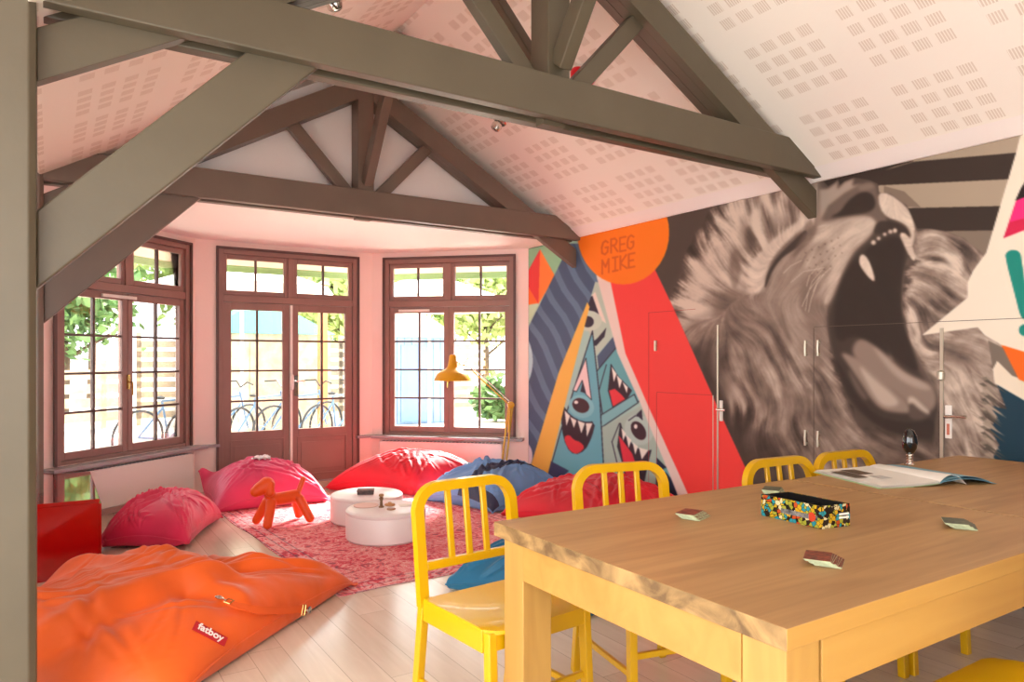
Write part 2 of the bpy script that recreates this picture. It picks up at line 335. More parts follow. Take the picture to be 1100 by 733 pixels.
# ------------------------------------------------------------------ windows and french door
def leaf_basis(a, b):
    t = (b - a).normalized(); n = Vector((-t.y, t.x, 0)); return t, n      # n points outdoors
def window(name, a, b, kind, vent=None):
    t, n = leaf_basis(a, b); L = (b - a).length; root = struct(thing(name, None, None, (a.x, a.y, 0)))
    del_keys = [k for k in ('label', 'category') if k in root.keys()]
    def P(u, w, z): return a + t * u + n * w + Vector((0, 0, z))
    def bx(mb, u0, u1, w0, w1, z0, z1): mb.prism([P(u0, w0, z0), P(u1, w0, z0), P(u1, w0, z1), P(u0, w0, z1)], n * (w1 - w0))
    zb = SILL if kind == 'w' else 0.0
    zt0, zt1 = 1.80, 1.885                 # transom bar
    f = MB()
    bx(f, 0, .055, -.012, .10, zb, HEAD); bx(f, L - .055, L, -.012, .10, zb, HEAD); bx(f, .055, L - .055, -.012, .10, HEAD - .055, HEAD)
    bx(f, .055, L - .055, -.005, .10, zt0, zt1 - .02)
    if kind == 'w': bx(f, .055, L - .055, -.005, .10, zb, zb + .03)
    bx(f, L/2 - .03, L/2 + .03, .0, .10, zt1 - .02, HEAD - .055)
    f.build('window_frame' if kind == 'w' else 'door_frame', M['frame'], root, True, bevel=.004)
    ed = MB()
    bx(ed, -.012, .012, -.03, -.012, zb, HEAD + .012); bx(ed, L - .012, L + .012, -.03, -.012, zb, HEAD + .012); bx(ed, .012, L - .012, -.03, -.012, HEAD - .012, HEAD + .012)
    ed.build('architrave', M['frame_dark'], root, True, bevel=.003)
    def sash(u0, u1, z0, z1, gz0, cols, rows, nm, st=.052, rail=.06):
        s = MB()
        bx(s, u0, u0 + st, .012, .06, z0, z1); bx(s, u1 - st, u1, .012, .06, z0, z1)
        bx(s, u0 + st, u1 - st, .012, .06, z1 - rail, z1); bx(s, u0 + st, u1 - st, .012, .06, z0, gz0)
        o = s.build(nm, M['frame'], root, True, bevel=.004)
        gu0, gu1, gz1 = u0 + st, u1 - st, z1 - rail
        m = MB()
        for i in range(1, cols):
            u = gu0 + (gu1 - gu0) * i / cols; bx(m, u - .010, u + .010, .02, .05, gz0, gz1)
        for j in range(1, rows):
            z = gz0 + (gz1 - gz0) * j / rows; bx(m, gu0, gu1, .022, .048, z - .009, z + .009)
        mo = m.build('glazing_bar', M['frame_dark'], o, True, bevel=.002)
        g = MB(); bx(g, gu0 - .003, gu1 + .003, .034, .037, gz0 - .003, gz1 + .003); g.build('glass_pane', M['glass'], o, True)
        return o
    mid = L / 2
    for u0, u1 in ((.056, mid - .031), (mid + .031, L - .056)): sash(u0, u1, zt1 - .018, HEAD - .056, zt1 + .03, 2, 1, 'top_light', .035, .045)
    if kind == 'w':
        for i, (u0, u1) in enumerate(((.056, mid - .002), (mid + .002, L - .056))): sash(u0, u1, zb + .032, zt0 - .003, zb + .09, 2, 4, 'casement')
        h = MB(); bx(h, mid - .012, mid + .012, -.005, .012, 1.0, 1.12); h.tube([P(mid, -.005, 1.06), P(mid, -.035, 1.06), P(mid, -.04, 1.02), P(mid, -.04, .95)], .008, 8)
        h.build('window_handle', M['brass'], root, True, smooth=True)
        v = MB(); c0 = .16 if vent == 'l' else mid * .62
        bx(v, c0, c0 + .34, -.012, .012, zt0 - .05, zt0 - .025); v.build('trickle_vent', M['white_metal'], root, True, bevel=.003)
        s = MB(); bx(s, -.10, L + .10, -.13, .0, zb - .032, zb - .004); s.build('window_sill', M['sill'], root, True, bevel=.004)
    else:
        for i, (u0, u1) in enumerate(((.056, mid - .004), (mid + .004, L - .056))):
            lf = sash(u0, u1, .012, zt0 - .003, .545, 2, 4, 'door_leaf', .075, .07)
            p = MB()
            for e in ((u0 + .06, u0 + .075), (u1 - .075, u1 - .06)): bx(p, e[0], e[1], -.0, .012, .09, .45)
            for z in ((.075, .09), (.45, .465)): bx(p, u0 + .06, u1 - .06, -.0, .012, z[0], z[1])
            bx(p, u0 + .10, u1 - .10, .004, .012, .13, .41)
            p.build('door_panel', M['frame'], lf, True, bevel=.003)
        r = MB(); bx(r, mid - .012, mid + .012, -.018, .012, .012, zt0 - .01); r.lathe([(0, -.09), (.018, -.07), (.024, 0), (.018, .07), (0, .09)], P(mid, -.03, 1.02), 16)
        r.build('lock_rod', M['white_metal'], root, True, bevel=.002)
        h = MB(); bx(h, mid + .035, mid + .07, -.004, .012, .88, 1.08); h.tube([P(mid + .052, -.002, 1.03), P(mid + .052, -.05, 1.03), P(mid + .12, -.052, 1.03)], .009, 8)
        h.build('door_handle', M['chrome'], root, True, smooth=True)
        th = MB(); bx(th, .0, L, -.02, .12, .0, .012); th.build('threshold', M['sill'], root, True)
    return root
window('window_1', W1a, W1b, 'w', 'm'); window('door_1', Da, Db, 'd'); window('window_2', W3a, W3b, 'w', 'l')
sb = MB(); sb.prism([(A1.x - .16, A1.y - .17, SILL - .032), (A1.x + .03, A1.y - .04, SILL - .032), (Da.x + .02, Da.y - .04, SILL - .032), (Da.x + .02, Da.y - .002, SILL - .032), (A1.x, A1.y - .002, SILL - .032), (A1.x - .1, A1.y - .09, SILL - .032)], (0, 0, .026))
struct(sb.build('trim_2', M['sill'], bevel=.003))
sb = MB(); sb.prism([(Db.x - .02, Db.y - .002, SILL - .032), (Db.x - .02, Db.y - .05, SILL - .032), (B0.x + .02, B0.y - .05, SILL - .032), (B0.x + .13, B0.y - .2, SILL - .032), (B0.x + .1, B0.y - .11, SILL - .032), (B0.x, B0.y - .002, SILL - .032)], (0, 0, .026))
struct(sb.build('trim_3', M['sill'], bevel=.003))

def radiator(a, b, u0, u1, label):
    t, n = leaf_basis(a, b); r = thing('panel_radiator', label, 'radiator', (a.x, a.y, 0))
    def P(u, w, z): return a + t * u + n * w + Vector((0, 0, z))
    def bx(mb, u0, u1, w0, w1, z0, z1): mb.prism([P(u0, w0, z0), P(u1, w0, z0), P(u1, w0, z1), P(u0, w0, z1)], n * (w1 - w0))
    m = MB(); bx(m, u0, u1, -.105, -.035, .07, .39); m.build('panel', M['white_metal'], r, True, bevel=.01)
    m = MB()
    for i in range(int((u1 - u0) / .04) - 1): u = u0 + .03 + i * .04; bx(m, u, u + .022, -.095, -.045, .389, .393)
    m.build('grille', M['sill'], r, True)
    m = MB(); bx(m, u0 + .15, u0 + .19, -.035, -.001, .12, .34); m.build('bracket', M['white_metal'], r, True)
    m = MB(); bx(m, u1 - .19, u1 - .15, -.035, -.001, .12, .34); m.build('bracket', M['white_metal'], r, True)
    m = MB(); bx(m, u0 + .1, u0 + .14, -.09, -.05, 0, .07); m.build('foot', M['white_metal'], r, True)
    m = MB(); bx(m, u1 - .14, u1 - .1, -.09, -.05, 0, .07); m.build('foot', M['white_metal'], r, True)
radiator(W1a, W1b, .1, 1.33, 'white panel radiator on the wall under the left window')
radiator(W3a, W3b, -.02, 1.3, 'white panel radiator under the right window behind the lamp')

# ------------------------------------------------------------------ painted mural on the right wall
CS = 3.0; OX, OY, CW, CH = 540, 120, 620, 540
cv = np.zeros((int(CH * CS), int(CW * CS), 3), np.float32)
HH, WW = cv.shape[:2]
def pmask(pts):
    P = np.array([((x - OX) * CS, (y - OY) * CS) for x, y in pts]); x0, y0 = np.floor(P.min(0)).astype(int) - 1; x1, y1 = np.ceil(P.max(0)).astype(int) + 1
    x0, y0 = max(x0, 0), max(y0, 0); x1, y1 = min(x1, WW), min(y1, HH)
    if x1 <= x0 or y1 <= y0: return None
    X, Y = np.meshgrid(np.arange(x0, x1) + .5, np.arange(y0, y1) + .5); ins = np.zeros(X.shape, bool); n = len(P)
    for i in range(n):
        ax, ay = P[i]; bx, by = P[(i + 1) % n]
        if ay == by: continue
        c = ((ay > Y) != (by > Y)) & (X < (bx - ax) * (Y - ay) / (by - ay) + ax); ins ^= c
    return (slice(y0, y1), slice(x0, x1)), ins
def smooth_pts(pts, it=2):
    for _ in range(it):
        q = []
        for i in range(len(pts)):
            a, b = pts[i], pts[(i + 1) % len(pts)]
            q += [(a[0]*.75 + b[0]*.25, a[1]*.75 + b[1]*.25), (a[0]*.25 + b[0]*.75, a[1]*.25 + b[1]*.75)]
        pts = q
    return pts
def poly(pts, col, sm=0, clip=None):
    r = pmask(smooth_pts(pts, sm) if sm else pts)
    if r is None: return
    sl, m = r
    if clip is not None: m = m & clip[sl]
    cv[sl][m] = col
def ell(cx, cy, rx, ry, col, rot=0, n=40, clip=None):
    c, s = cos(radians(rot)), sin(radians(rot))
    poly([(cx + rx*cos(w)*c - ry*sin(w)*s, cy + rx*cos(w)*s + ry*sin(w)*c) for w in [2*pi*k/n for k in range(n)]], col, clip=clip)
def line(pts, w, col, clip=None):
    for (ax, ay), (bx, by) in zip(pts[:-1], pts[1:]):
        L = sqrt((bx-ax)**2 + (by-ay)**2) + 1e-6; nx, ny = -(by-ay)/L*w/2, (bx-ax)/L*w/2; ex, ey = (bx-ax)/L*w*.4, (by-ay)/L*w*.4
        poly([(ax+nx-ex, ay+ny-ey), (bx+nx+ex, by+ny+ey), (bx-nx+ex, by-ny+ey), (ax-nx-ex, ay-ny-ey)], col, clip=clip)
def blur(a, r):
    r = max(1, int(r * CS))
    for _ in range(3):
        for ax in (0, 1):
            p = np.pad(a, [(r, r) if i == ax else (0, 0) for i in range(a.ndim)], mode='edge'); c = np.cumsum(p, axis=ax, dtype=np.float64)
            z = np.zeros_like(np.take(c, [0], axis=ax)); c = np.concatenate([z, c], axis=ax); n = a.shape[ax]
            a = ((np.take(c, range(2*r+1 - 0, 2*r+1 + n), axis=ax) - np.take(c, range(0, n), axis=ax)) / (2*r+1)).astype(np.float32)
    return a
def outl(pts, col, edge=(52, 52, 66), w=1.1, sm=0, clip=None):
    q = smooth_pts(pts, sm) if sm else pts; poly(q, col, clip=clip); line(q + [q[0]], w, edge, clip=clip)

# ---- graphic left half
DARK = (72, 60, 54); RED = (246, 70, 66); SLATE = (78, 96, 124); SLATE2 = (102, 126, 154)
cv[:] = DARK
poly([(540,240),(640,240),(600,700),(540,700)], (182, 214, 190))
g0 = np.linspace(0, 1, HH)[:, None, None]
poly([(540,262),(612,262),(595,300),(566,330),(540,330)], (150, 200, 160))
poly([(540,290),(554,288),(563,300),(579,327),(540,332)], (255, 120, 60)); poly([(580.7,268),(563,300),(579,327)], (238, 72, 72)); poly([(580.7,268),(597,297),(579,327)], (255, 140, 70))
poly([(540,330),(554,330),(579,326),(567,352),(554,344)], (196, 222, 190)); poly([(540,330),(554,344),(563,358.5),(556,376),(540,380)], (238, 72, 84))
poly([(567,354),(605,278),(612,262),(640,262),(645,300),(632,330),(588,506),(560,640),(540,640),(540,360)], SLATE)
slm = pmask([(567,354),(605,278),(612,262),(640,262),(645,300),(632,330),(588,506),(560,640),(540,640),(540,380)])
clipS = np.zeros((HH, WW), bool); clipS[slm[0]] = slm[1]
for k in range(-7, 12):
    pts = [];  bx = 520 + k * 19
    for i in range(26):
        t = i / 25; x = bx + t * 150; y = 250 + t * 290 + 4 * sin(t * 26 + k); pts.append((x, y))
    line(pts, 6.5, SLATE2, clip=clipS)
ell(550, 388, 23, 36, (180, 216, 228)); poly([(540,330),(554,344),(563,358.5),(556,376),(540,380)], (238, 72, 84))
# teal field with fanged shapes
TE = [(640,303),(655,306),(664,380),(686,428),(735,540),(720,640),(560,640),(590,500),(632,330)]
poly(TE, (170, 205, 196)); tm = pmask(TE); clipT = np.zeros((HH, WW), bool); clipT[tm[0]] = tm[1]
INK = (56, 50, 66)
poly([(640,303),(648,303),(668,352),(640,383),(630,345)], (188, 206, 190), clip=clipT); line([(645,303),(667,353)], 1, INK, clip=clipT)
poly([(636,318),(640,314),(652,348),(646,344)], (238, 224, 212), clip=clipT); poly([(631,322),(637,318),(644,338),(634,336)], INK, clip=clipT)
ell(633, 345, 14, 11, (200, 214, 198), clip=clipT); ell(632, 346, 6.5, 6, INK, clip=clipT)
poly([(652,352),(650,362),(641,372),(634,370),(642,364),(648,357)], INK, clip=clipT)
poly([(642,383),(660.5,360.5),(666,372),(644,400)], SLATE, clip=clipT)
outl([(664,372),(690,430),(646,452),(641,400)], (108, 176, 184), clip=clipT)
line([(652,392),(644,420),(648,446)], 1, INK, clip=clipT)
outl([(657,392),(664,404),(679,420),(674,429),(659,438),(654,420)], (60, 42, 52), w=1, clip=clipT)
poly([(655,420),(661,418),(668,424),(672,429),(659,437)], (232, 62, 72), clip=clipT)
for a, b, c in (((657.5,394),(663,402),(660,411)), ((663,403),(669,409),(666,418)), ((669,410),(675,416),(674,423))): poly([a, b, c], (244, 238, 228), clip=clipT)
outl([(645,447),(682,424),(686,433),(646,460)], (132, 190, 196), clip=clipT)
poly([(646,460),(690,436),(730,530),(720,640),(652,640)], (172, 196, 184), clip=clipT)
line([(666,455),(658,475),(664,500),(672,520)], 1, INK, clip=clipT)
ell(687, 462, 15, 17, (186, 208, 200), rot=-30, clip=clipT); line([(676,452),(683,447),(690,448)], 1.2, INK, clip=clipT); poly([(684,446),(690,440),(691,452)], INK, clip=clipT)
ell(686.5, 463, 7, 11, (66, 44, 52), rot=-32, clip=clipT); ell(683.5, 458.5, 2, 2.4, (240,232,226), clip=clipT)
outl([(667,455),(671,468),(682,480),(692,486),(700,484),(696,500),(690,530),(676,530),(670,500),(664,480)], (60, 42, 52), w=1, clip=clipT)
poly([(665,468),(670,474),(680,488),(687,510),(688,560),(678,560),(672,508)], (226, 56, 74), clip=clipT)
for a, b, c in (((668,460),(673,466),(670,474)), ((673,467),(679,473),(676,482)), ((680,475),(686,480),(683,489)), ((687,481),(697,484),(690,494))): poly([a, b, c], (244, 238, 228), clip=clipT)
poly([(706,492),(735,520),(735,560),(704,560)], (44, 46, 72), clip=clipT); line([(706,510),(716,505),(724,514)], 4, (108,176,184), clip=clipT)
outl([(637,356),(645,430),(650,520),(650,640),(560,640),(591,506),(603,463)], (112, 180, 196), w=1.2, clip=clipT)
poly([(591,495),(612,506),(606,512),(622,521),(612,540),(584,530)], (58, 66, 104), clip=clipT); poly([(584,518),(604,521),(620,540),(586,560)], (78, 96, 140), clip=clipT)
outl([(630,385),(616,420),(620,421),(626,409),(630,424),(636,430)], (240, 214, 214), w=.9, clip=clipT); poly([(626.5,410),(624,421),(629.5,423)], INK, clip=clipT)
ell(625, 437, 14, 12, (134, 196, 206), rot=25, clip=clipT); ell(624.5, 436, 9.5, 7.5, (74, 48, 56), rot=28, clip=clipT); ell(619.5, 432.5, 2.3, 1.8, (246,236,232), clip=clipT)
outl([(604.5,435),(613,447),(626,454),(640,453.5),(636,470),(629,484),(618,489),(609,480),(604,460)], (60, 42, 52), w=1, sm=1, clip=clipT)
poly([(606,470),(612,467),(617,473),(624,475),(629,481),(623,487),(617,488),(610,481)], (232, 62, 72), sm=1, clip=clipT)
for a, b, c in (((607,441),(613,447),(609,458)), ((613,448),(620,452),(617,460)), ((621,452),(629,455),(625,466)), ((630,455),(637,455),(631,470))): poly([a, b, c], (244, 238, 228), clip=clipT)
poly([(631.5,325),(634,330),(616,400),(590,506),(570,640),(545,640),(571,500),(601,400)], (240, 188, 88))
ell(565, 490, 7.5, 13.5, (232, 220, 226))
# white stripe, red field, signature disc
poly([(641,296),(657,300),(672.5,380),(697.4,437.5),(735,520.6),(788,640),(770,640),(724,520.6),(686,428),(664,380)], (238, 216, 206))
poly([(655,296),(701,280),(724,331),(745,378),(778,452),(802,504),(864,640),(788,640),(735,520.6),(697.4,437.5),(672.5,380)], RED)
# ---- photographic lion (right half)
rs = np.random.RandomState(5)
lum = np.full((HH, WW), .21, np.float32)
def lp(pts, v, sm=2):
    r = pmask(smooth_pts(pts, sm) if sm else pts)
    if r: lum[r[0]][r[1]] = v
def lb(r):      # blur what is there
    global lum
    lum = blur(lum, r)
right_half = np.zeros((HH, WW), bool)
r_ = pmask([(703,262),(712,240),(719,228),(719,110),(1165,110),(1165,662),(872,662),(802,504),(724,331),(701,283)]); right_half[r_[0]] = r_[1]
MANE = [(722,352),(724,338),(726,322),(733,322),(731,308),(738,308),(741,296),(746,292),(737,281),(746,283),(744,268),(752,272),(753,250),(763,258),(764,240),(771,226),(779,222),(800,150),(870,150),(890,240),(905,300),(900,380),(915,470),(905,530),(880,500),(868,520),(856,478),(846,525),(832,470),(828,500),(812,455),(806,488),(796,440),(785,470),(776,420),(762,400),(748,392),(742,372)]
lp(MANE, .58, 1)
lp([(724,330),(760,250),(790,215),(800,150),(870,150),(868,235),(820,270),(800,310),(770,320),(752,375),(738,372),(728,350)], .80)
lp([(735,300),(760,262),(785,232),(800,262),(776,300),(760,330),(733,338)], .86)
lp([(798,238),(806,240),(818,272),(808,284),(798,262)], .40); lp([(820,232),(836,238),(856,232),(862,252),(840,258),(826,254)], .52); lp([(850,205),(866,212),(866,236),(852,238)], .55)
lp([(792,262),(800,290),(794,300),(782,272)], .58)
lp([(735,345),(800,330),(850,345),(845,380),(790,370),(760,400),(738,372)], .42); lp([(742,372),(780,350),(782,430),(768,402)], .26)
lp([(775,365),(820,352),(850,400),(880,440),(890,500),(840,470),(800,430),(780,420)], .48)
lp([(798,430),(835,470),(860,530),(800,560),(775,470)], .22)
lp([(860,395),(888,395),(900,430),(930,470),(900,500),(870,450)], .40)
lb(3.2)
# face
lp([(868,232),(862,246),(842,262),(828,285),(824,312),(810,316),(803,300),(808,276),(830,255)], .84); lp([(868,234),(884,240),(880,262),(852,268),(860,246)], .50)
lb(1.6)
lp([(866,246),(850,262),(838,275),(828,288),(823,312),(820,300),(824,284),(838,268),(854,252)], .20); lp([(866,248),(856,256),(852,268),(864,262)], .33)
lp([(828,300),(846,276),(872,262),(880,300),(888,335),(886,400),(866,398),(845,350),(822,330)], .60)
lp([(868,296),(896,292),(892,330),(888,352),(892,384),(878,402),(868,360)], .50)
lb(1.5)
lp([(883,238),(908,233),(937,230),(945,238),(942,248),(924,266),(911,285),(900,312),(892,330),(876,325),(862,300),(858,280),(866,255)], .66, 1)
lp([(908,236),(937,232),(944,240),(938,250),(918,268),(906,262)], .80)
lp([(900,262),(922,262),(905,290),(896,320),(888,326),(892,290)], .76)
lb(1.4)
# mouth cavity
lp([(922,266),(938,255),(963,247),(979,256),(978,270),(973,285),(970,315),(971,345),(979,370),(998,404),(1008,420),(1010,440),(1004,480),(985,474),(948,463),(911,432),(899,403),(892,372),(888,345),(891,330),(899,311),(909,286)], .13, 1)
lp([(905,470),(948,464),(985,474),(1006,478),(1006,560),(895,560)], .38)
lb(.8)
lp([(970,315),(977,340),(985,372),(1000,400),(1008,420),(1000,418),(984,392),(974,360)], .30)
lp([(921,364),(934,366),(956,384),(973,401),(1000,412),(1007,424),(1006,438),(994,446),(980,438),(966,424),(950,412),(932,396),(914,380)], .52); lp([(934,368),(952,382),(970,400),(996,412),(1003,420),(985,418),(960,404)], .68)
lb(.9)
lp([(902,378),(916,382),(936,398),(958,418),(972,430),(982,444),(966,444),(948,441),(936,429),(928,416),(912,392)], .56); lp([(920,388),(940,408),(962,426),(968,436),(950,438),(938,424)], .76)
lp([(910,392),(926,418),(934,430),(928,430),(916,412)], .34); lp([(956,386),(962,392),(959,378),(954,368)], .36)
lb(.7)
lp([(978,430),(990,440),(1002,446),(994,450),(984,452),(976,448)], .26); lp([(976,426),(983,427),(990,434),(1000,443),(998,446),(988,440),(980,432),(976,436)], .80, 1)
# upper lip, nose and pad
lp([(944,207.6),(955,208),(974,222),(981,236),(984,250),(982,264),(978,262),(976,248),(968,238),(954,234),(946,224)], .88, 1)
lp([(946,232),(966,237),(976,244),(980,256),(974,256),(964,250),(950,254),(936,262),(926,268),(940,248)], .17, 1)
lp([(881,237),(889,224),(907,210),(922,199),(935,195),(942,199),(943,211),(946,226),(955,237),(950,248),(943,240),(934,231),(908,233),(892,238)], .36, 1)
lp([(881,204),(890,203),(898,197),(901,193),(900,204),(908,196),(918,192),(916,200),(926,197),(908,208),(890,222),(882,237)], .68, 0)
lp([(889,236),(903,230),(910,217),(926,206),(938,209),(941,222),(934,229),(912,232)], .15, 1); lp([(922,200),(935,196),(941,201),(934,204),(924,206)], .46, 1)
lb(.5)
lp([(925,274),(930,274),(936,284),(941.5,303),(936,301),(927,290),(923,282)], .86, 1); lp([(926,280),(930,290),(936,301),(929,294)], .62, 1)
lp([(966,250),(975,251),(981,265),(984.5,279),(981,281),(974,268)], .84, 1)
for x, y, q in ((939,261,2.2),(944.5,256.5,1.6),(951,252,1.5),(957,249,2.0),(962,248,2.2)): lp([(x+q*cos(w), y+q*sin(w)) for w in [k*pi/5 for k in range(10)]], .86, 0)
# right mane
RM = [(984,246),(1000,246),(1018,249),(1036,256),(1057,273),(1090,300),(1077,372),(1067,397),(1072,415),(1080,438),(1066,432),(1072,447),(1062,445),(1066,468),(1076,480),(1066,482),(1068,510),(1062,560),(1000,560),(1003,478),(1010,442),(1008,420),(998,404),(979,370),(971,345),(970,315),(973,285),(984,281),(985,262)]
m2 = pmask(smooth_pts(RM, 1)); tmp = lum.copy(); tmp[m2[0]][m2[1]] = .60
rmask = np.zeros((HH, WW), bool); rmask[m2[0]] = m2[1]
lum = tmp
lp([(986,250),(1016,252),(1040,268),(1030,300),(1000,290),(985,282)], .74); lp([(974,300),(984,330),(990,370),(978,360),(971,330)], .70)
lp([(1040,268),(1054,274),(1046,288),(1036,280)], .30); lp([(990,330),(1040,320),(1044,345),(1000,350)], .50)
lp([(1000,360),(1060,358),(1064,390),(1004,390)], .46); lp([(1010,400),(1040,400),(1060,430),(1062,480),(1040,500),(1014,460)], .66); lp([(1008,430),(1020,470),(1010,500),(1003,478)], .30)
lb(1.0)
# fine fur strokes that follow guide directions
guides = np.array([(735,340,-6,-3),(745,290,-6,-5),(765,245,-3,-8),(800,225,0,-8),(845,225,1,-7),(755,320,-6,-2),(785,290,-6,-6),(810,250,-3,-6),(760,370,-1,5),(745,360,-3,4),(800,350,5,4),(800,400,3,8),(820,440,2,8),(850,420,4,8),(840,380,5,6),(880,440,4,8),(870,490,3,8),(915,440,5,5),(940,480,6,3),(990,490,4,2),(860,350,3,5),(885,370,2,6),(845,300,-3,5),(870,300,-4,5),(890,290,-4,5),(920,250,-5,4),(990,265,6,1),(1020,270,7,2),(1045,285,5,6),(1000,310,6,2),(1030,330,7,2),(985,350,3,7),(1020,370,8,1),(1050,385,6,6),(1030,420,5,6),(1060,440,5,6),(1025,460,4,7),(1050,480,6,5)], float)
S_ = 2; hh, ww = (HH + S_ - 1) // S_, (WW + S_ - 1) // S_
yy, xx = np.meshgrid(np.arange(0, hh, 6), np.arange(0, ww, 6), indexing='ij')
gx = (guides[:, 0] - OX) * CS / S_; gy = (guides[:, 1] - OY) * CS / S_; gn = guides[:, 2:] / np.linalg.norm(guides[:, 2:], axis=1, keepdims=True)
d2 = (xx[..., None] - gx) ** 2 + (yy[..., None] - gy) ** 2 + 40; w_g = 1 / d2 ** 1.8; w_g /= w_g.sum(-1, keepdims=True)
dc, ds = (w_g * gn[:, 0]).sum(-1), (w_g * gn[:, 1]).sum(-1)
def up6(a):
    H0, W0 = a.shape; y = np.clip(np.arange(hh) / 6., 0, H0 - 1.001); x = np.clip(np.arange(ww) / 6., 0, W0 - 1.001); i, j = y.astype(int), x.astype(int); f, g_ = (y - i)[:, None], (x - j)[None]
    return a[i][:, j] * (1-f) * (1-g_) + a[i+1][:, j] * f * (1-g_) + a[i][:, j+1] * (1-f) * g_ + a[i+1][:, j+1] * f * g_
def up_s(a):
    r = np.repeat(np.repeat(a, S_, 0), S_, 1)[:HH, :WW]; return r
wob = blur(rs.randn(*dc.shape).astype(np.float32), .9); wob /= wob.std(); th = np.arctan2(ds, dc) + .17 * wob
C_, D_ = up6(np.cos(th)), up6(np.sin(th)); nn_ = np.hypot(C_, D_) + 1e-6; C_ = (C_ / nn_).astype(np.float32); D_ = (D_ / nn_).astype(np.float32)
def lic(noise, L, back=1.0):
    acc = noise.copy(); cnt = 1.0; Y0, X0 = np.mgrid[0:hh, 0:ww].astype(np.float32)
    for sg, LL in ((1, L), (-1, int(L * back))):
        x, y = X0.copy(), Y0.copy()
        for k in range(LL):
            i = np.clip(y.astype(np.int32), 0, hh - 1); j = np.clip(x.astype(np.int32), 0, ww - 1); x += sg * C_[i, j]; y += sg * D_[i, j]
            i = np.clip(y.astype(np.int32), 0, hh - 1); j = np.clip(x.astype(np.int32), 0, ww - 1); acc += noise[i, j]; cnt += 1
    a = acc / cnt; return (a - a.mean()) / a.std()
nf = rs.randn(hh, ww).astype(np.float32); nc = rs.randn(hh, ww).astype(np.float32); k3 = blur(nc, 1.0); k3 /= k3.std(); k6 = blur(rs.randn(hh, ww).astype(np.float32), 2.6); k6 /= k6.std()
LF, LC, LX = lic(nf, 12), lic(k3, 24), lic(k6, 34)
# tufts: pull the painted tones along the fur by a clumpy amount
Y0, X0 = np.mgrid[0:hh, 0:ww].astype(np.float32); amt = (5 * LF + 7 * LC + 3 * LX) * CS / S_ * .62
sx = np.clip(X0 - C_ * amt, 0, ww - 1).astype(np.int32); sy = np.clip(Y0 - D_ * amt, 0, hh - 1).astype(np.int32)
small = lum[::S_, ::S_]
mm = pmask(MANE); maneM = np.zeros((HH, WW), bool); maneM[mm[0]] = mm[1]
inner = np.zeros((HH, WW), bool)
r_ = pmask([(922,266),(938,255),(979,250),(978,270),(973,285),(970,315),(971,345),(979,370),(998,404),(1010,424),(1006,478),(948,463),(911,432),(892,372),(888,345),(899,311)]); inner[r_[0]] = r_[1]
r_ = pmask([(875,245),(880,190),(950,190),(986,235),(986,262),(940,262),(908,233)]); inner[r_[0]] |= r_[1]
low = np.zeros((HH, WW), bool); r_ = pmask([(905,470),(948,466),(1004,480),(1004,560),(880,560)]); low[r_[0]] = r_[1]
keep_in = lum.copy()
tuft = up_s(small[sy, sx]); lf, lcn, lx = up_s(LF), up_s(LC), up_s(LX)
furM = (maneM | rmask | low)
furM = blur(furM.astype(np.float32), 5) > .06
furM &= ~inner
tex = np.clip(tuft * (1 + .13 * lf + .19 * lcn + .10 * lx) + .015 * lcn, .10, .92)
lum[furM] = tex[furM]
face = np.zeros((HH, WW), bool); r_ = pmask([(812,316),(806,290),(830,256),(868,236),(884,240),(940,234),(940,250),(911,285),(892,330),(890,380),(866,398),(845,350)]); face[r_[0]] = r_[1]
ff = blur(face.astype(np.float32), 2.5); ftex = keep_in * (1 + .07 * lf + .07 * lcn); lum = lum * (1 - ff) + ftex * ff
lum[inner] = keep_in[inner]
# brow, closed eye and cheek drawn over the fur
def soft(pts, v, r, k=1.0, sm=2):
    q = pmask(smooth_pts(pts, sm)); 
    if not q: return
    mk = np.zeros((HH, WW), np.float32); mk[q[0]][q[1]] = 1; y0, y1, x0, x1 = q[0][0].start, q[0][0].stop, q[0][1].start, q[0][1].stop; m_ = int(r * CS * 4) + 4
    ys_, xs_ = slice(max(0, y0 - m_), min(HH, y1 + m_)), slice(max(0, x0 - m_), min(WW, x1 + m_)); mk = blur(mk[ys_, xs_], r) * k
    lum[ys_, xs_] = lum[ys_, xs_] * (1 - mk) + v * (1 + .05 * lf[ys_, xs_] + .04 * lcn[ys_, xs_]) * mk
soft([(866,232),(872,234),(864,244),(850,256),(836,270),(826,286),(821,312),(812,318),(804,300),(808,282),(824,264),(844,248)], .88, 1.0, .95)
soft([(812,316),(830,320),(850,345),(850,365),(826,350),(808,330)], .50, 2.5, .6)
soft([(867,246),(858,254),(846,266),(836,276),(828,288),(823,300),(822,312),(826,302),(832,288),(842,276),(852,270),(862,262),(868,254)], .13, .5, 1.0)
soft([(868,246),(880,240),(876,256),(860,272),(850,280),(856,266)], .34, 1.4, .8)
soft([(830,292),(846,282),(862,276),(868,290),(860,310),(840,318),(828,310)], .56, 1.8, .8)
soft([(884,240),(934,233),(942,240),(936,252),(915,270),(900,276),(886,262)], .80, 2.0, .7)
soft([(908,262),(918,268),(906,288),(897,312),(891,328),(884,326),(892,300)], .82, 1.3, .7)
soft([(864,286),(882,296),(880,330),(884,360),(870,360),(858,320)], .42, 2.5, .6)
soft([(930,268),(960,252),(974,262),(968,300),(968,345),(990,398),(980,398),(950,376),(920,358),(898,372),(896,330),(908,292)], .045, 1.4, .9)
soft([(894,380),(905,395),(922,428),(945,450),(985,456),(1004,448),(1004,472),(985,470),(948,462),(914,432)], .06, 1.2, .85)
soft([(890,234),(904,228),(912,216),(926,206),(938,208),(942,220),(936,228),(912,231)], .06, .8, .9); soft([(944,236),(966,240),(976,247),(979,256),(972,254),(958,248),(944,252),(938,250)], .07, .8, .9)
